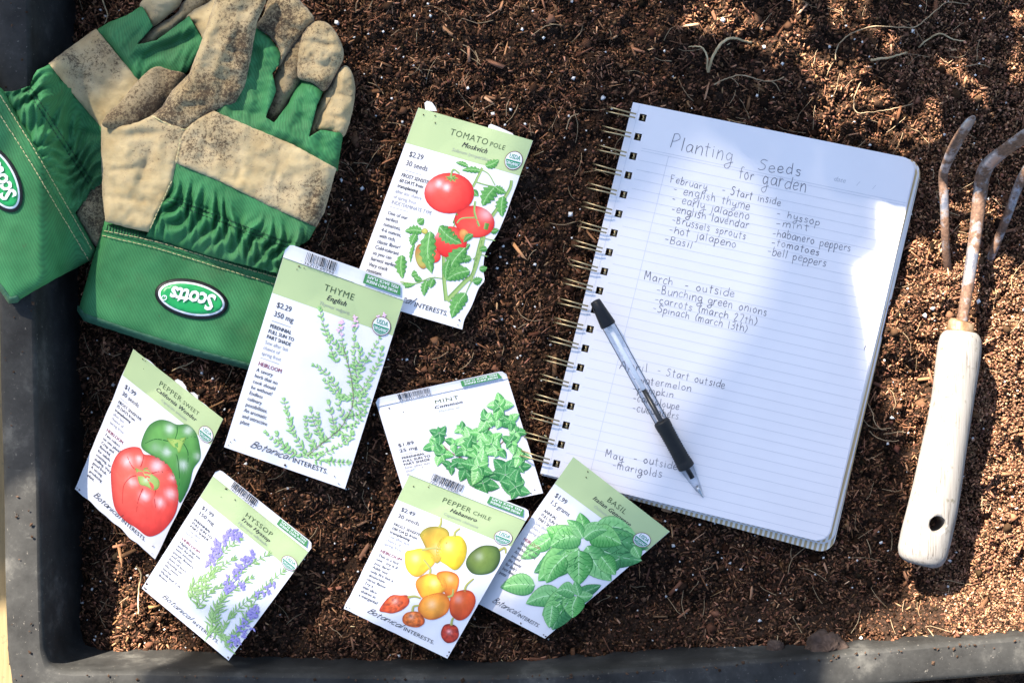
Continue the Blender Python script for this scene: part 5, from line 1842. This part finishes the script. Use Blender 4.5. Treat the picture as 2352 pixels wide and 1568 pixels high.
def puff(t):
    t = np.clip(t, 0, 1)
    return np.sqrt(np.maximum(0, 1 - (1 - t) ** 2))


class Field:
    """height of a stuffed cloth form over the traced outline, in mm"""

    def __init__(s, outline, z0, h, r, smooth=True, wr=0.8, wscale=0.012, extra=None, seed=0):
        s.poly = dens(outline, 14, smooth); s.z0 = z0; s.h = h; s.r = r; s.wr = wr; s.ws = wscale; s.extra = extra; s.seed = seed

    def __call__(s, P):
        P = np.asarray(P, float)
        d = seg_dist(P, s.poly) * MM1
        d = np.where(inside(P, s.poly), d, 0)
        z = (s.z0(P[:, 0], P[:, 1]) if callable(s.z0) else s.z0) + s.h * puff(d / s.r)
        if s.wr:
            z = z + s.wr * np.array([noise.noise(Vector((x * s.ws, y * s.ws, s.seed))) + .5 * noise.noise(Vector((x * s.ws * 2.6, y * s.ws * 2.6, s.seed + 4))) for x, y in P])
        if s.extra is not None:
            z = z + s.extra(P[:, 0], P[:, 1])
        return z


def cloth(name, outline, field, mat, parent, off=0.0, step=11, smooth=True, thick=6.0, own=0.0, own_r=5.0, wob=0.8):
    """closed cloth piece: top follows the field (+ offset, edges rolled down), underside thick mm lower"""
    B = dens(outline, step * 0.8, smooth)
    if wob:
        B = B + np.array([[noise.noise(Vector((x * .05, y * .05, 3))) * wob * 2, noise.noise(Vector((x * .05, y * .05, 9))) * wob * 2] for x, y in B])
    lo, hi = B.min(0), B.max(0)
    pts = []
    yy = lo[1]; row = 0
    while yy < hi[1]:
        xx = lo[0] + (step / 2 if row % 2 else 0)
        while xx < hi[0]:
            pts.append((xx, yy)); xx += step
        yy += step * 0.866; row += 1
    I = np.array(pts)
    I = I[inside(I, B)]
    I = I[seg_dist(I, B) > step * 0.45]
    nb_ = len(B)
    allp = [Vector((float(a), float(b))) for a, b in np.concatenate([B, I])]
    r_ = delaunay_2d_cdt(allp, [(i, (i + 1) % nb_) for i in range(nb_)], [], 1, 1e-4)
    vs = np.array([(v.x, v.y) for v in r_[0]]); tris = [tuple(f) for f in r_[2]]
    z = field(vs) + off
    d = seg_dist(vs, B) * MM1
    z = z + own * (puff(d / own_r) - 1)
    ec = {}
    for f in tris:
        for k in range(3):
            e = (f[k], f[(k + 1) % 3]); ec[tuple(sorted(e))] = ec.get(tuple(sorted(e)), 0) + 1
    V = [W(x * KC, y * KC, zz / 1000) for (x, y), zz in zip(vs, z)]
    m = len(V)
    V += [W(x * KC, y * KC, max(0.5, zz - thick * (0.35 + 0.65 * min(1, dd / 4))) / 1000) for (x, y), zz, dd in zip(vs, z, d)]
    F = []
    for f in tris:
        ar = (vs[f[1]] - vs[f[0]])[0] * (vs[f[2]] - vs[f[0]])[1] - (vs[f[1]] - vs[f[0]])[1] * (vs[f[2]] - vs[f[0]])[0]
        if ar > 0: f = f[::-1]
        F.append(f); F.append(tuple(m + i for i in reversed(f)))
        for k in range(3):
            a, b = f[k], f[(k + 1) % 3]
            if ec[tuple(sorted((a, b)))] == 1: F.append((b, a, m + a, m + b))
    return obj(name, V, F, mat, parent, smooth=True)


def stitches(V, F, pts, field, off, dash=15, gap=6, r=0.00028, jit=1.0):
    P = catmull([(p[0], p[1], 0) for p in pts], 10) if len(pts) > 2 else [Vector((*p, 0)) for p in pts]
    L = [0]
    for a, b in zip(P, P[1:]): L.append(L[-1] + (b - a).length)
    d = 0; seg = []
    xs = np.array([p.x for p in P]); ys = np.array([p.y for p in P])
    while d < L[-1] - dash:
        q_ = []
        for k in (0, .5, 1):
            t = d + dash * k
            q_.append((float(np.interp(t, L, xs)) + rnd.uniform(-jit, jit), float(np.interp(t, L, ys)) + rnd.uniform(-jit, jit)))
        seg.append(q_); d += dash + gap
    if not seg: return
    zz = field(np.array([p for s_ in seg for p in s_])).reshape(-1, 3)
    for s_, z in zip(seg, zz):
        tube([W(p[0] * KC, p[1] * KC, (zk + off + (0.3 if k == 1 else -0.1)) / 1000) for k, (p, zk) in enumerate(zip(s_, z))], r, 5, None, V, F)


def badge(parent, cx, cy, rot, field, tr):
    root_ = None
    for nm, a, b, off, th, mat in (('logo_badge', 152, 79, 1.6, 1.5, M_BLACKRUB), ('badge_ring', 138, 66, 1.9, 0.5, M_WHITEP), ('badge_face', 129, 58, 2.1, 0.5, M_BADGE)):
        o_ = []
        for k in range(64):
            t = 2 * math.pi * k / 64
            o_.append((cx + a * math.cos(t) * math.cos(rot) - b * math.sin(t) * math.sin(rot), cy + a * math.cos(t) * math.sin(rot) + b * math.sin(t) * math.cos(rot)))
        o = cloth(nm, o_, field, mat, parent if root_ is None else root_, off, 14, False, th, 0.5 if root_ is None else 0.2, 2.0, 0)
        if root_ is None: root_ = o
    V, F = [], []
    for body, size, u0, v0, wd in (('Scotts', 92, -98, -34, 188), ('®', 30, 98, 8, None)):
        vs, fs, w = text_mesh(body, size, 0.12, 0.03, 0.95)
        k = wd / w if wd else 1
        pp = []
        for x, y in vs:
            x, y = x * k + u0, y + v0
            pp.append((cx + x * math.cos(tr) + y * math.sin(tr), cy + x * math.sin(tr) - y * math.cos(tr)))
        z = field(np.array(pp))
        b = len(V)
        n_ = len(pp)
        V += [W(p[0] * KC, p[1] * KC, (zk + 3.0) / 1000) for p, zk in zip(pp, z)]
        F += [tuple(b + i for i in f) for f in fs]
    obj('badge_lettering', V, F, M_WHITEP, root_)


def crease(x, y):
    """fine random wrinkles of worn suede"""
    z = np.array([abs(noise.noise(Vector((a * .022, b * .022, 31)))) for a, b in zip(x, y)])
    w = np.array([abs(noise.noise(Vector((a * .05, b * .03, 47)))) for a, b in zip(x, y)])
    o = -0.55 * np.exp(-(z / .05) ** 2) - 0.2 * np.exp(-(w / .08) ** 2)
    for (x0, y0, x1, y1, a, wd) in FOLDS:
        dx, dy = x1 - x0, y1 - y0
        t = np.clip(((x - x0) * dx + (y - y0) * dy) / (dx * dx + dy * dy), 0, 1)
        o = o + a * np.exp(-(np.hypot(x - x0 - t * dx, y - y0 - t * dy) / wd) ** 2) * np.sin(np.pi * np.clip(t, 0.08, 0.92))
    return o


FOLDS = [(890, 10, 770, 350, 2.6, 34), (1010, 20, 900, 420, -2.4, 26), (960, 60, 860, 330, 1.5, 20), (700, 430, 860, 430, -1.8, 12), (640, 470, 800, 400, 1.4, 16), (870, 180, 1030, 230, -1.6, 11), (850, 250, 1010, 300, 1.0, 12), (830, 300, 1000, 350, -1.3, 9),
         (440, 560, 700, 540, -1.8, 16), (520, 540, 560, 900, 2.4, 40), (430, 700, 600, 680, -1.6, 12), (640, 560, 560, 760, -1.6, 14), (430, 800, 650, 830, -1.4, 12), (480, 620, 470, 880, -1.3, 12),
         (780, 560, 1000, 690, -1.6, 14), (900, 520, 1290, 700, 1.2, 30), (1000, 620, 960, 760, -1.5, 12), (1150, 640, 1100, 820, -1.4, 12), (1250, 680, 1220, 860, 1.6, 24), (1300, 720, 1250, 890, -1.4, 12), (850, 480, 830, 700, -1.2, 14),
         (1080, 60, 1230, 130, -1.8, 11), (1130, 40, 1160, 230, 1.6, 18), (1100, 130, 1200, 190, -1.2, 9), (1230, 170, 1400, 190, -2.0, 12), (1235, 250, 1385, 280, -1.8, 11), (1300, 90, 1310, 330, 1.8, 20), (1260, 120, 1380, 140, -1.2, 8), (1340, 380, 1450, 400, -1.7, 10), (1310, 470, 1440, 490, -1.6, 10), (1400, 290, 1390, 530, 1.4, 16),
         (230, 280, 500, 380, -1.4, 14), (300, 200, 400, 440, 1.2, 24), (350, 150, 520, 340, -1.2, 12), (600, 20, 700, 40, -1.2, 8)]


# --- front glove
gA = thing('gardening_glove', 'front gardening glove with folded tan suede thumb and whole oval badge on its green cuff', 'glove', tuple(W(450, 480, 0.014)), 'pair of gardening gloves')
BODY_A = [(425, 925), (412, 760), (412, 520), (440, 470), (600, 430), (700, 360), (830, 200), (1000, 100), (1130, 180), (1180, 300), (1160, 430), (1240, 330), (1320, 370), (1330, 500), (1400, 545), (1378, 690), (1350, 780), (1298, 935), (1250, 1000), (1190, 1120), (1000, 1100), (700, 1000)]


def gatherA(x, y):
    ex, ey = 0.935, 0.354
    s_ = (x - 680) * ex + (y - 812) * ey; t = -(x - 680) * ey + (y - 812) * ex
    t = t + 14 * np.sin(s_ * 0.012)
    ph = np.array([1.8 * noise.noise(Vector((a * .009, b * .006, 2))) for a, b in zip(x, y)])
    below = np.clip(t / 120, 0, 1); above = np.clip(-t / 110, 0, 1)
    am = 3.0 * np.where(t > 0, np.exp(-(t / 95.0) ** 2) + 0.25, np.exp(-(t / 60.0) ** 2))
    z = am * np.cos(2 * np.pi * (s_ + 0.35 * np.abs(t)) / 62.0 + 4 * ph) + 0.6 * am * np.cos(2 * np.pi * (s_ - .2 * t) / 31.0 + 7 * ph)
    for o_ in (-9, 9):
        z = z - 1.6 * np.exp(-((t - o_) / 5.0) ** 2)
    z = z + 0.8 * np.exp(-(t / 8.0) ** 2) * np.cos(2 * np.pi * s_ / 16.0)
    # long drag folds towards the right edge of the wrist
    w = np.clip((s_ - 330) / 150, 0, 1) * np.clip(t / 30, 0, 1)
    z = z + 2.2 * w * np.cos(2 * np.pi * (t * 0.9 + 0.55 * s_) / 58.0 + 3 * ph)
    return z


fA = Field(BODY_A, 18, 12, 11, True, 1.9, 0.011, crease, 1)
fAg = Field(BODY_A, 18, 11, 12, True, 0.8, 0.011, gatherA, 1)


def fingerfold(x, y):
    z = np.zeros_like(x)
    for (x0, y0, x1, y1, a, w) in ((1240, 350, 1235, 480, -3.0, 26), (1070, 500, 1260, 590, 2.6, 26), (1040, 560, 1200, 610, -2.0, 16), (960, 440, 1060, 470, -2.2, 22), (1040, 200, 1060, 440, -1.5, 25), (1110, 330, 1090, 480, 2.0, 18), (1300, 560, 1340, 640, -2.2, 20), (1250, 600, 1370, 650, 1.5, 20)):
        dx, dy = x1 - x0, y1 - y0
        t = np.clip(((x - x0) * dx + (y - y0) * dy) / (dx * dx + dy * dy), 0, 1)
        d = np.hypot(x - x0 - t * dx, y - y0 - t * dy)
        z = z + a * np.exp(-(d / w) ** 2)
    return z


fAf = Field(BODY_A, 18, 11, 12, True, 2.0, 0.014, fingerfold, 5)
zc = lambda x, y: 16.5 - 8.0 * np.clip((x - 560) / 520, 0, 1)
CUFF_A = [(428, 900), (650, 955), (900, 1030), (1190, 1118), (1130, 1330), (1082, 1518), (1000, 1498), (700, 1420), (345, 1303), (320, 1265), (372, 1080)]
fC = Field(CUFF_A, zc, 6.5, 7, False, 0.9, 0.006, None, 2)
cloth('wrist_fabric', [(690, 640), (1000, 780), (1292, 925), (1262, 980), (1210, 1012), (1190, 1060), (1185, 1130), (870, 1050), (596, 965), (675, 800)], fAg, M_TWILL, gA, 0, 6.5, False, 7)
cf = cloth('cuff', CUFF_A, fC, M_TWILL, gA, 0, 13, False, 7)
cloth('cuff_binding', [(318, 1246), (345, 1278), (560, 1352), (800, 1425), (1085, 1500), (1080, 1526), (1000, 1506), (700, 1428), (342, 1310), (314, 1268)], fC, M_BIND, gA, 1.2, 11, False, 4, 1.0, 2.5)
cloth('cuff_seam_band', [(430, 900), (650, 953), (900, 1028), (1190, 1114), (1184, 1168), (900, 1085), (640, 1004), (416, 950)], fC, M_TWILL, gA, 0.9, 11, False, 2, 0.8, 2.0)
V, F = [], []
stitches(V, F, [(426, 942), (640, 988), (900, 1066), (1188, 1150)], fC, 1.4, 16, 5); stitches(V, F, [(419, 962), (640, 1014), (900, 1094), (1180, 1178)], fC, 1.2, 16, 5)
obj('cuff_stitching', V, F, M_THREAD, gA)
V, F = [], []
for k in range(64):
    a = k / 63
    x0_, y0_ = 440 + 740 * a, 915 + 205 * a + 10 * math.sin(a * 3.1) * -1
    stitches(V, F, [(x0_, y0_ + 4), (x0_ - 5, y0_ + 28)], fC, 1.25, 22, 2, 0.0003, .6)
obj('seam_stitching', V, F, M_DTHREAD, gA)
badge(gA, 782, 1220, math.radians(12), fC, math.radians(192))
# dark inner fold of the thumb opening
fI = Field([(400, 500), (490, 410), (600, 270), (640, 250), (760, 290), (700, 420), (640, 500), (480, 540)], lambda x, y: 22 + 10 * np.clip((560 - x) / 150, -0.8, 1), 7, 14, True, 1.0, .012, None, 3)
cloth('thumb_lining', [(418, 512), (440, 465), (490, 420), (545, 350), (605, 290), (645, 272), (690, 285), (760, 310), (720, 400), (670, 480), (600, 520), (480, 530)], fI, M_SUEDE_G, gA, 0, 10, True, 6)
cloth('palm_leather', [(413, 508), (480, 515), (560, 500), (625, 470), (700, 500), (760, 530), (740, 600), (718, 670), (700, 760), (660, 840), (605, 948), (520, 930), (430, 905), (418, 800), (413, 640)], fA, M_SUEDE, gA, 1.2, 10, False, 6, 1.6, 4)
cloth('finger_fabric', [(1045, 112), (1100, 150), (1145, 215), (1140, 265), (1112, 300), (1128, 370), (1085, 480), (1120, 500), (1180, 420), (1222, 310), (1325, 362), (1295, 430), (1262, 560), (1310, 530), (1402, 545), (1378, 700), (1200, 650), (1000, 540), (870, 470), (930, 400), (1000, 300)], fAf, M_TWILL, gA, -0.4, 7.5, False, 8)
cloth('knuckle_patch', [(738, 548), (800, 490), (872, 452), (1000, 508), (1200, 592), (1374, 688), (1352, 770), (1325, 868), (1291, 928), (1100, 842), (900, 742), (708, 662)], fA, M_SUEDE, gA, 1.6, 10, False, 5, 1.6, 4)
zT = lambda x, y: 24 + 9 * np.clip((455 - y) / 260, 0, 1)
fT = Field([(600, 480), (660, 430), (700, 370), (770, 300), (820, 170), (870, 20), (890, -60), (1095, -60), (1092, 10), (1055, 90), (1040, 150), (1005, 350), (965, 425), (870, 465), (750, 545), (640, 510)], zT, 8, 9, True, 2.2, .013, crease, 8)
cloth('thumb', [(618, 472), (660, 438), (700, 372), (772, 302), (822, 170), (872, 20), (888, -50), (1088, -50), (1086, 12), (1052, 85), (1040, 145), (1022, 250), (1000, 355), (960, 420), (872, 456), (812, 500), (750, 532), (680, 502)], fT, M_SUEDE_D, gA, 0, 10, False, 9, 1.0, 3)
V, F = [], []
stitches(V, F, [(622, 474), (680, 506), (750, 530), (800, 500), (872, 455)], fT, 0.6, 22, 3, 0.0004, 1.2)
stitches(V, F, [(718, 668), (738, 560)], fA, 2.2, 14, 4, 0.0003); stitches(V, F, [(700, 740), (610, 940)], fA, 2.0, 14, 4, 0.0003)
obj('leather_stitching', V, F, M_THREAD, gA)
V, F = [], []
for o_ in (-9, 9):
    stitches(V, F, [(684 - o_ * .35, 812 + o_), (870 - o_ * .35, 884 + o_), (1040, 948 + o_), (1180 - o_ * .35, 1004 + o_)], fAg, 0.5, 11, 6, 0.0003, .8)
obj('elastic_stitching', V, F, M_DTHREAD, gA)


def finger(name, outline, z0, h, r, mat, parent, seed, own=1.0):
    f = Field(outline, z0, h, r, True, 2.1, .017, crease, seed)
    cloth(name, outline, f, mat, parent, 0, 9, True, 9, 0, 3)
    return f


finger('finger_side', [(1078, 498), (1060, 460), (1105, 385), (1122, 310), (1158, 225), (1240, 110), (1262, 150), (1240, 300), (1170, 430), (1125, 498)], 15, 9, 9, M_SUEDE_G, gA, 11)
finger('index_tip', [(1046, 112), (1075, 60), (1105, -10), (1190, -20), (1250, 30), (1284, 80), (1262, 112), (1200, 185), (1150, 262), (1134, 272), (1138, 205), (1100, 150)], 20, 7, 7, M_SUEDE_D, gA, 12)
finger('middle_tip', [(1218, 318), (1215, 240), (1228, 160), (1255, 108), (1300, 86), (1350, 105), (1392, 172), (1403, 235), (1374, 300), (1326, 372), (1275, 340)], 22, 7, 7, M_SUEDE_D, gA, 13)
finger('pinky_side', [(1258, 562), (1268, 500), (1305, 410), (1350, 340), (1395, 300), (1400, 360), (1360, 430), (1320, 500), (1295, 545)], 13, 9, 8, M_SUEDE, gA, 14)
finger('pinky_tip', [(1288, 532), (1300, 480), (1345, 410), (1360, 330), (1385, 285), (1414, 268), (1440, 305), (1451, 375), (1436, 470), (1402, 560), (1345, 540)], 18, 7, 7, M_SUEDE, gA, 15)

# --- rear glove
gB = thing('gardening_glove', 'rear gardening glove in shade half beneath the front one, its badge cut off', 'glove', tuple(W(180, 280, 0.006)), 'pair of gardening gloves')
BODY_B = [(-20, 340), (10, 372), (120, 350), (148, 285), (210, 255), (390, 112), (580, 18), (760, -60), (960, -60), (900, 150), (760, 330), (640, 480), (470, 760), (440, 1010), (380, 1040), (250, 850), (100, 560)]


def gatherB(x, y):
    # elastic runs from (120,360) to (370,745)
    ex, ey = 0.545, 0.838
    s_ = (x - 120) * ex + (y - 365) * ey; t = -(x - 120) * ey + (y - 365) * ex
    ph = np.array([1.8 * noise.noise(Vector((a * .009, b * .006, 7))) for a, b in zip(x, y)])
    am = 3.1 * np.where(t > 0, np.exp(-(t / 100.0) ** 2) + .15, np.exp(-(t / 75.0) ** 2) + .1)
    z = am * np.cos(2 * np.pi * (s_ + .5 * np.abs(t)) / 66.0 + 4 * ph) + .5 * am * np.cos(2 * np.pi * (s_ - .3 * t) / 30.0 + 7 * ph)
    for o_ in (-9, 9):
        z = z - 1.6 * np.exp(-((t - o_) / 5.0) ** 2)
    for (x0, y0, x1, y1, a, w) in ((440, 130, 560, 290, 3.0, 30), (420, 150, 520, 300, -2.4, 18), (560, 200, 800, 100, 2.8, 28), (600, 230, 790, 150, -2.4, 18), (150, 360, 400, 260, -1.6, 16), (200, 420, 330, 330, 1.8, 20), (260, 520, 420, 560, -2, 16), (300, 620, 410, 560, 2, 20)):
        dx, dy = x1 - x0, y1 - y0
        tt = np.clip(((x - x0) * dx + (y - y0) * dy) / (dx * dx + dy * dy), 0, 1)
        z = z + a * np.exp(-(np.hypot(x - x0 - tt * dx, y - y0 - tt * dy) / w) ** 2)
    return z


zB = lambda x, y: 6 + 43 * (lambda t: t * t * (3 - 2 * t))(np.clip((345 - x) / 195, 0, 1))
fB = Field(BODY_B, zB, 11, 13, True, 1.4, .011, crease, 21)
fBg = Field(BODY_B, zB, 10, 13, True, 0.9, .011, gatherB, 21)
CUFF_B = [(-120, 180), (-30, 330), (12, 372), (150, 595), (270, 800), (392, 1022), (372, 1062), (220, 1142), (72, 1228), (38, 1232), (-20, 1150), (-160, 900), (-240, 500)]
fCB = Field(CUFF_B, lambda x, y: zB(x, y) + 4, 6, 8, False, 0.8, .006, None, 22)
cloth('wrist_fabric', [(12, 376), (60, 372), (124, 350), (136, 310), (152, 287), (206, 262), (310, 385), (430, 525), (440, 720), (330, 840), (306, 870), (345, 960), (392, 1040), (330, 980), (200, 740), (90, 540)], fBg, M_TWILL, gB, 0, 7, False, 6)
cloth('knuckle_patch', [(198, 260), (290, 190), (392, 117), (480, 225), (572, 335), (520, 440), (430, 540), (310, 400)], fB, M_SUEDE, gB, 1.4, 10, False, 5, 1.5, 4)
cloth('finger_fabric', [(396, 122), (440, 94), (520, 62), (580, 22), (625, 108), (560, 182), (640, 165), (772, 66), (830, 165), (800, 240), (760, 300), (700, 300), (640, 300), (600, 330), (562, 338), (480, 230)], fBg, M_TWILL, gB, -0.3, 8, False, 6)
finger('ring_tip', [(570, 18), (620, -20), (740, -40), (735, 20), (690, 62), (622, 110), (592, 60)], 7, 10, 10, M_SUEDE, gB, 25)
finger('middle_tip', [(758, 66), (830, 20), (900, -20), (990, -30), (960, 60), (900, 140), (828, 168), (790, 110)], 8, 11, 11, M_SUEDE, gB, 26)
finger('finger_side', [(555, 186), (620, 120), (720, 55), (760, 0), (900, -25), (850, 20), (770, 72), (700, 130), (620, 178)], 5, 8, 9, M_SUEDE_D, gB, 27)
finger('palm_side', [(690, 290), (740, 235), (820, 195), (860, 200), (820, 250), (760, 290)], 5, 8, 8, M_SUEDE_D, gB, 28)
finger('thumb_base', [(418, 735), (340, 800), (304, 862), (345, 935), (396, 1010), (440, 960), (460, 850)], 7, 10, 9, M_SUEDE_D, gB, 29)
cloth('cuff', CUFF_B, fCB, M_TWILL, gB, 0, 13, False, 7)
cloth('cuff_binding', [(-20, 1128), (44, 1212), (72, 1204), (84, 1224), (72, 1236), (36, 1240), (-26, 1154), (-90, 1010), (-84, 1002)], fCB, M_BIND, gB, 0.9, 10, False, 3, .8, 2)
cloth('cuff_seam_band', [(-30, 330), (14, 370), (152, 594), (272, 800), (394, 1022), (380, 1048), (250, 838), (120, 622), (-14, 400)], fCB, M_TWILL, gB, 0.8, 10, False, 2, .8, 2)
V, F = [], []
stitches(V, F, [(-10, 372), (20, 420), (140, 610), (260, 818), (384, 1034)], fCB, 1.3, 16, 5); stitches(V, F, [(-30, 420), (0, 470), (120, 656), (235, 850), (362, 1062)], fCB, 0.8, 16, 5)
obj('cuff_stitching', V, F, M_THREAD, gB)
V, F = [], []
for o_ in (-9, 9):
    stitches(V, F, [(120 - o_ * .8, 365 + o_ * .5), (240 - o_ * .8, 550 + o_ * .5), (372 - o_ * .8, 750 + o_ * .5)], fBg, 0.5, 11, 6, 0.0003, .8)
obj('elastic_stitching', V, F, M_DTHREAD, gB)
badge(gB, -6, 728, math.radians(62), fCB, math.radians(242))

# ------------------------------------------------------------------ off to the upper left: sun blockers added for their shade, an unseen shrub for the dapples
NZ = 0.75


def up_sun(px, py, z):
    p = W(px, py, PZ if (1240 < px < 2112 and 236 < py < 1250) else 0.004)
    return p + SUN * ((z - p.z) / SUN.z)


def blocker(name, label, poly, z, mat, holes=()):
    P = [up_sun(x, y, z) for x, y in poly]
    pts = [Vector((p.x, p.y)) for p in P]
    n = len(pts)
    r_ = delaunay_2d_cdt(pts, [(i, (i + 1) % n) for i in range(n)], [], 1, 1e-6)
    V = [(v.x, v.y, z) for v in r_[0]] + [(v.x, v.y, z - 0.0008) for v in r_[0]]
    m = len(r_[0])
    F = [tuple(f) for f in r_[2]] + [tuple(m + i for i in reversed(f)) for f in r_[2]]
    c = sum(P, Vector()) / n
    t = thing(name, label, 'shade cloth', tuple(c))
    obj('cloth', V, F, mat, t)  # unseen sheet, added only to shape the shade below
    return t


tA = blocker('sun_blocker', 'added sheer grey sun blocker, out of view, dimming most of the tray', [(-400, -500), (1620, -500), (1560, 60), (1660, 240), (1850, 310), (2050, 330), (2090, 400), (2025, 482), (2027, 503), (2025, 539), (2031, 564), (2023, 584), (1970, 620), (1979, 669), (1997, 753), (2007, 832), (2020, 880), (2078, 970), (2082, 1200), (2074, 1390), (2000, 1500), (1920, 1900), (460, 1900), (455, 1580), (430, 1500), (345, 1395), (275, 1290), (240, 1215), (150, 1270), (60, 1160), (-60, 1090), (-400, 1000)], NZ, M_BLOCK_A)
tB = blocker('sun_blocker', 'added dense sun blocker, out of view, shaping the shade round the notebook', [(1330, 90), (1500, 170), (1700, 230), (1900, 310), (2040, 340), (2060, 400), (2016, 486), (2020, 562), (1960, 614), (1970, 675), (1992, 790), (1998, 868), (2068, 980), (2072, 1200), (2062, 1390), (1980, 1500), (1900, 1850), (620, 1850), (600, 1540), (470, 1475), (560, 1450), (830, 1462), (960, 1450), (1100, 1440), (1230, 1400), (1470, 1150), (1560, 980), (1650, 850), (1760, 700), (1800, 560), (1740, 400), (1620, 330), (1490, 470), (1390, 500)], 1.35, M_BLOCK_B)
tD = blocker('sun_blocker', 'added half open sun blocker, out of view, dimming the notebook ring side', [(1215, 190), (1400, 120), (1700, 250), (1900, 330), (1860, 560), (1700, 860), (1560, 1160), (1400, 1300), (1250, 1130), (1235, 830), (1200, 500)], 1.2, M_BLOCK_D)
tC = blocker('sun_blocker', 'added small dense sun blocker, out of view, darkening the rear glove corner', [(-400, -300), (560, -300), (520, 40), (470, 110), (330, 240), (236, 330), (225, 560), (150, 700), (110, 900), (60, 1060), (-40, 1120), (-400, 1120)], NZ + 0.05, M_BLOCK_B)
# added posts on the far side carry the sun blockers
for t, pl in ((tA, [(-390, -480), (1600, -480)]), (tB, [(1390, 125)]), (tC, [(-390, -290)]), (tD, [(1400, 125)])):
    for x, y in pl:
        hz_ = {tA: NZ, tB: 1.35, tC: NZ + .05, tD: 1.2}[t]
        p = up_sun(x, y, hz_)
        V, F = tube([Vector((p.x, p.y, -0.085)), Vector((p.x, p.y, hz_ + 0.02))], 0.004, 10)
        obj('blocker_post', V, F, M_BARK, t, smooth=True)

sh = thing('leafy_shrub', 'leafy shrub beyond the far end of the tray casting dappled shade', 'shrub', tuple(up_sun(2050, 0, 0.4) - Vector((0, 0, 0.48))))
V, F = [], []
r3 = random.Random(17)
count = 0
while count < 175:
    px = r3.uniform(1480, 2700); py = r3.uniform(-420, 640)
    if py > 260 + (px - 1500) * 0.36: continue
    dens_ = 1.0 if py > -40 else 0.75
    if r3.random() > dens_: continue
    z = r3.uniform(0.32, 0.46)
    c = up_sun(px, py, z)
    L = r3.uniform(0.012, 0.022); w = L * r3.uniform(0.5, 0.7)
    ax1 = Vector((r3.gauss(0, 1), r3.gauss(0, 1), r3.gauss(0, .5))).normalized()
    nr = (SUN + Vector((r3.gauss(0, .5), r3.gauss(0, .5), r3.gauss(0, .5)))).normalized()
    sd = nr.cross(ax1).normalized(); ax1 = sd.cross(nr)
    b = len(V); m = 8
    for k in range(m):
        a = 2 * math.pi * k / m
        V.append(c + ax1 * (L * math.cos(a)) + sd * (w * math.sin(a)) + nr * (0.002 * math.cos(2 * a)))
    F.append(tuple(b + k for k in range(m)))
    count += 1
obj('foliage', V, F, M_LEAF, sh)
V, F = [], []
tb = up_sun(2050, 0, 0.4); tb = Vector((tb.x, tb.y + 0.05, -0.08))
for px, py, z in ((1600, -100, .38), (1900, 100, .38), (2200, 300, .38), (2400, 100, .38), (2100, -200, .38), (2600, -100, .38)):
    e = up_sun(px, py, z)
    P = catmull([tb, tb + Vector((0, 0, 0.3)), (tb + e) / 2 + Vector((0, 0, .22)), e], 6)
    tube(P, [0.006 - 0.005 * k / (len(P) - 1) for k in range(len(P))], 7, None, V, F)
obj('trunk', V, F, M_BARK, sh, smooth=True)
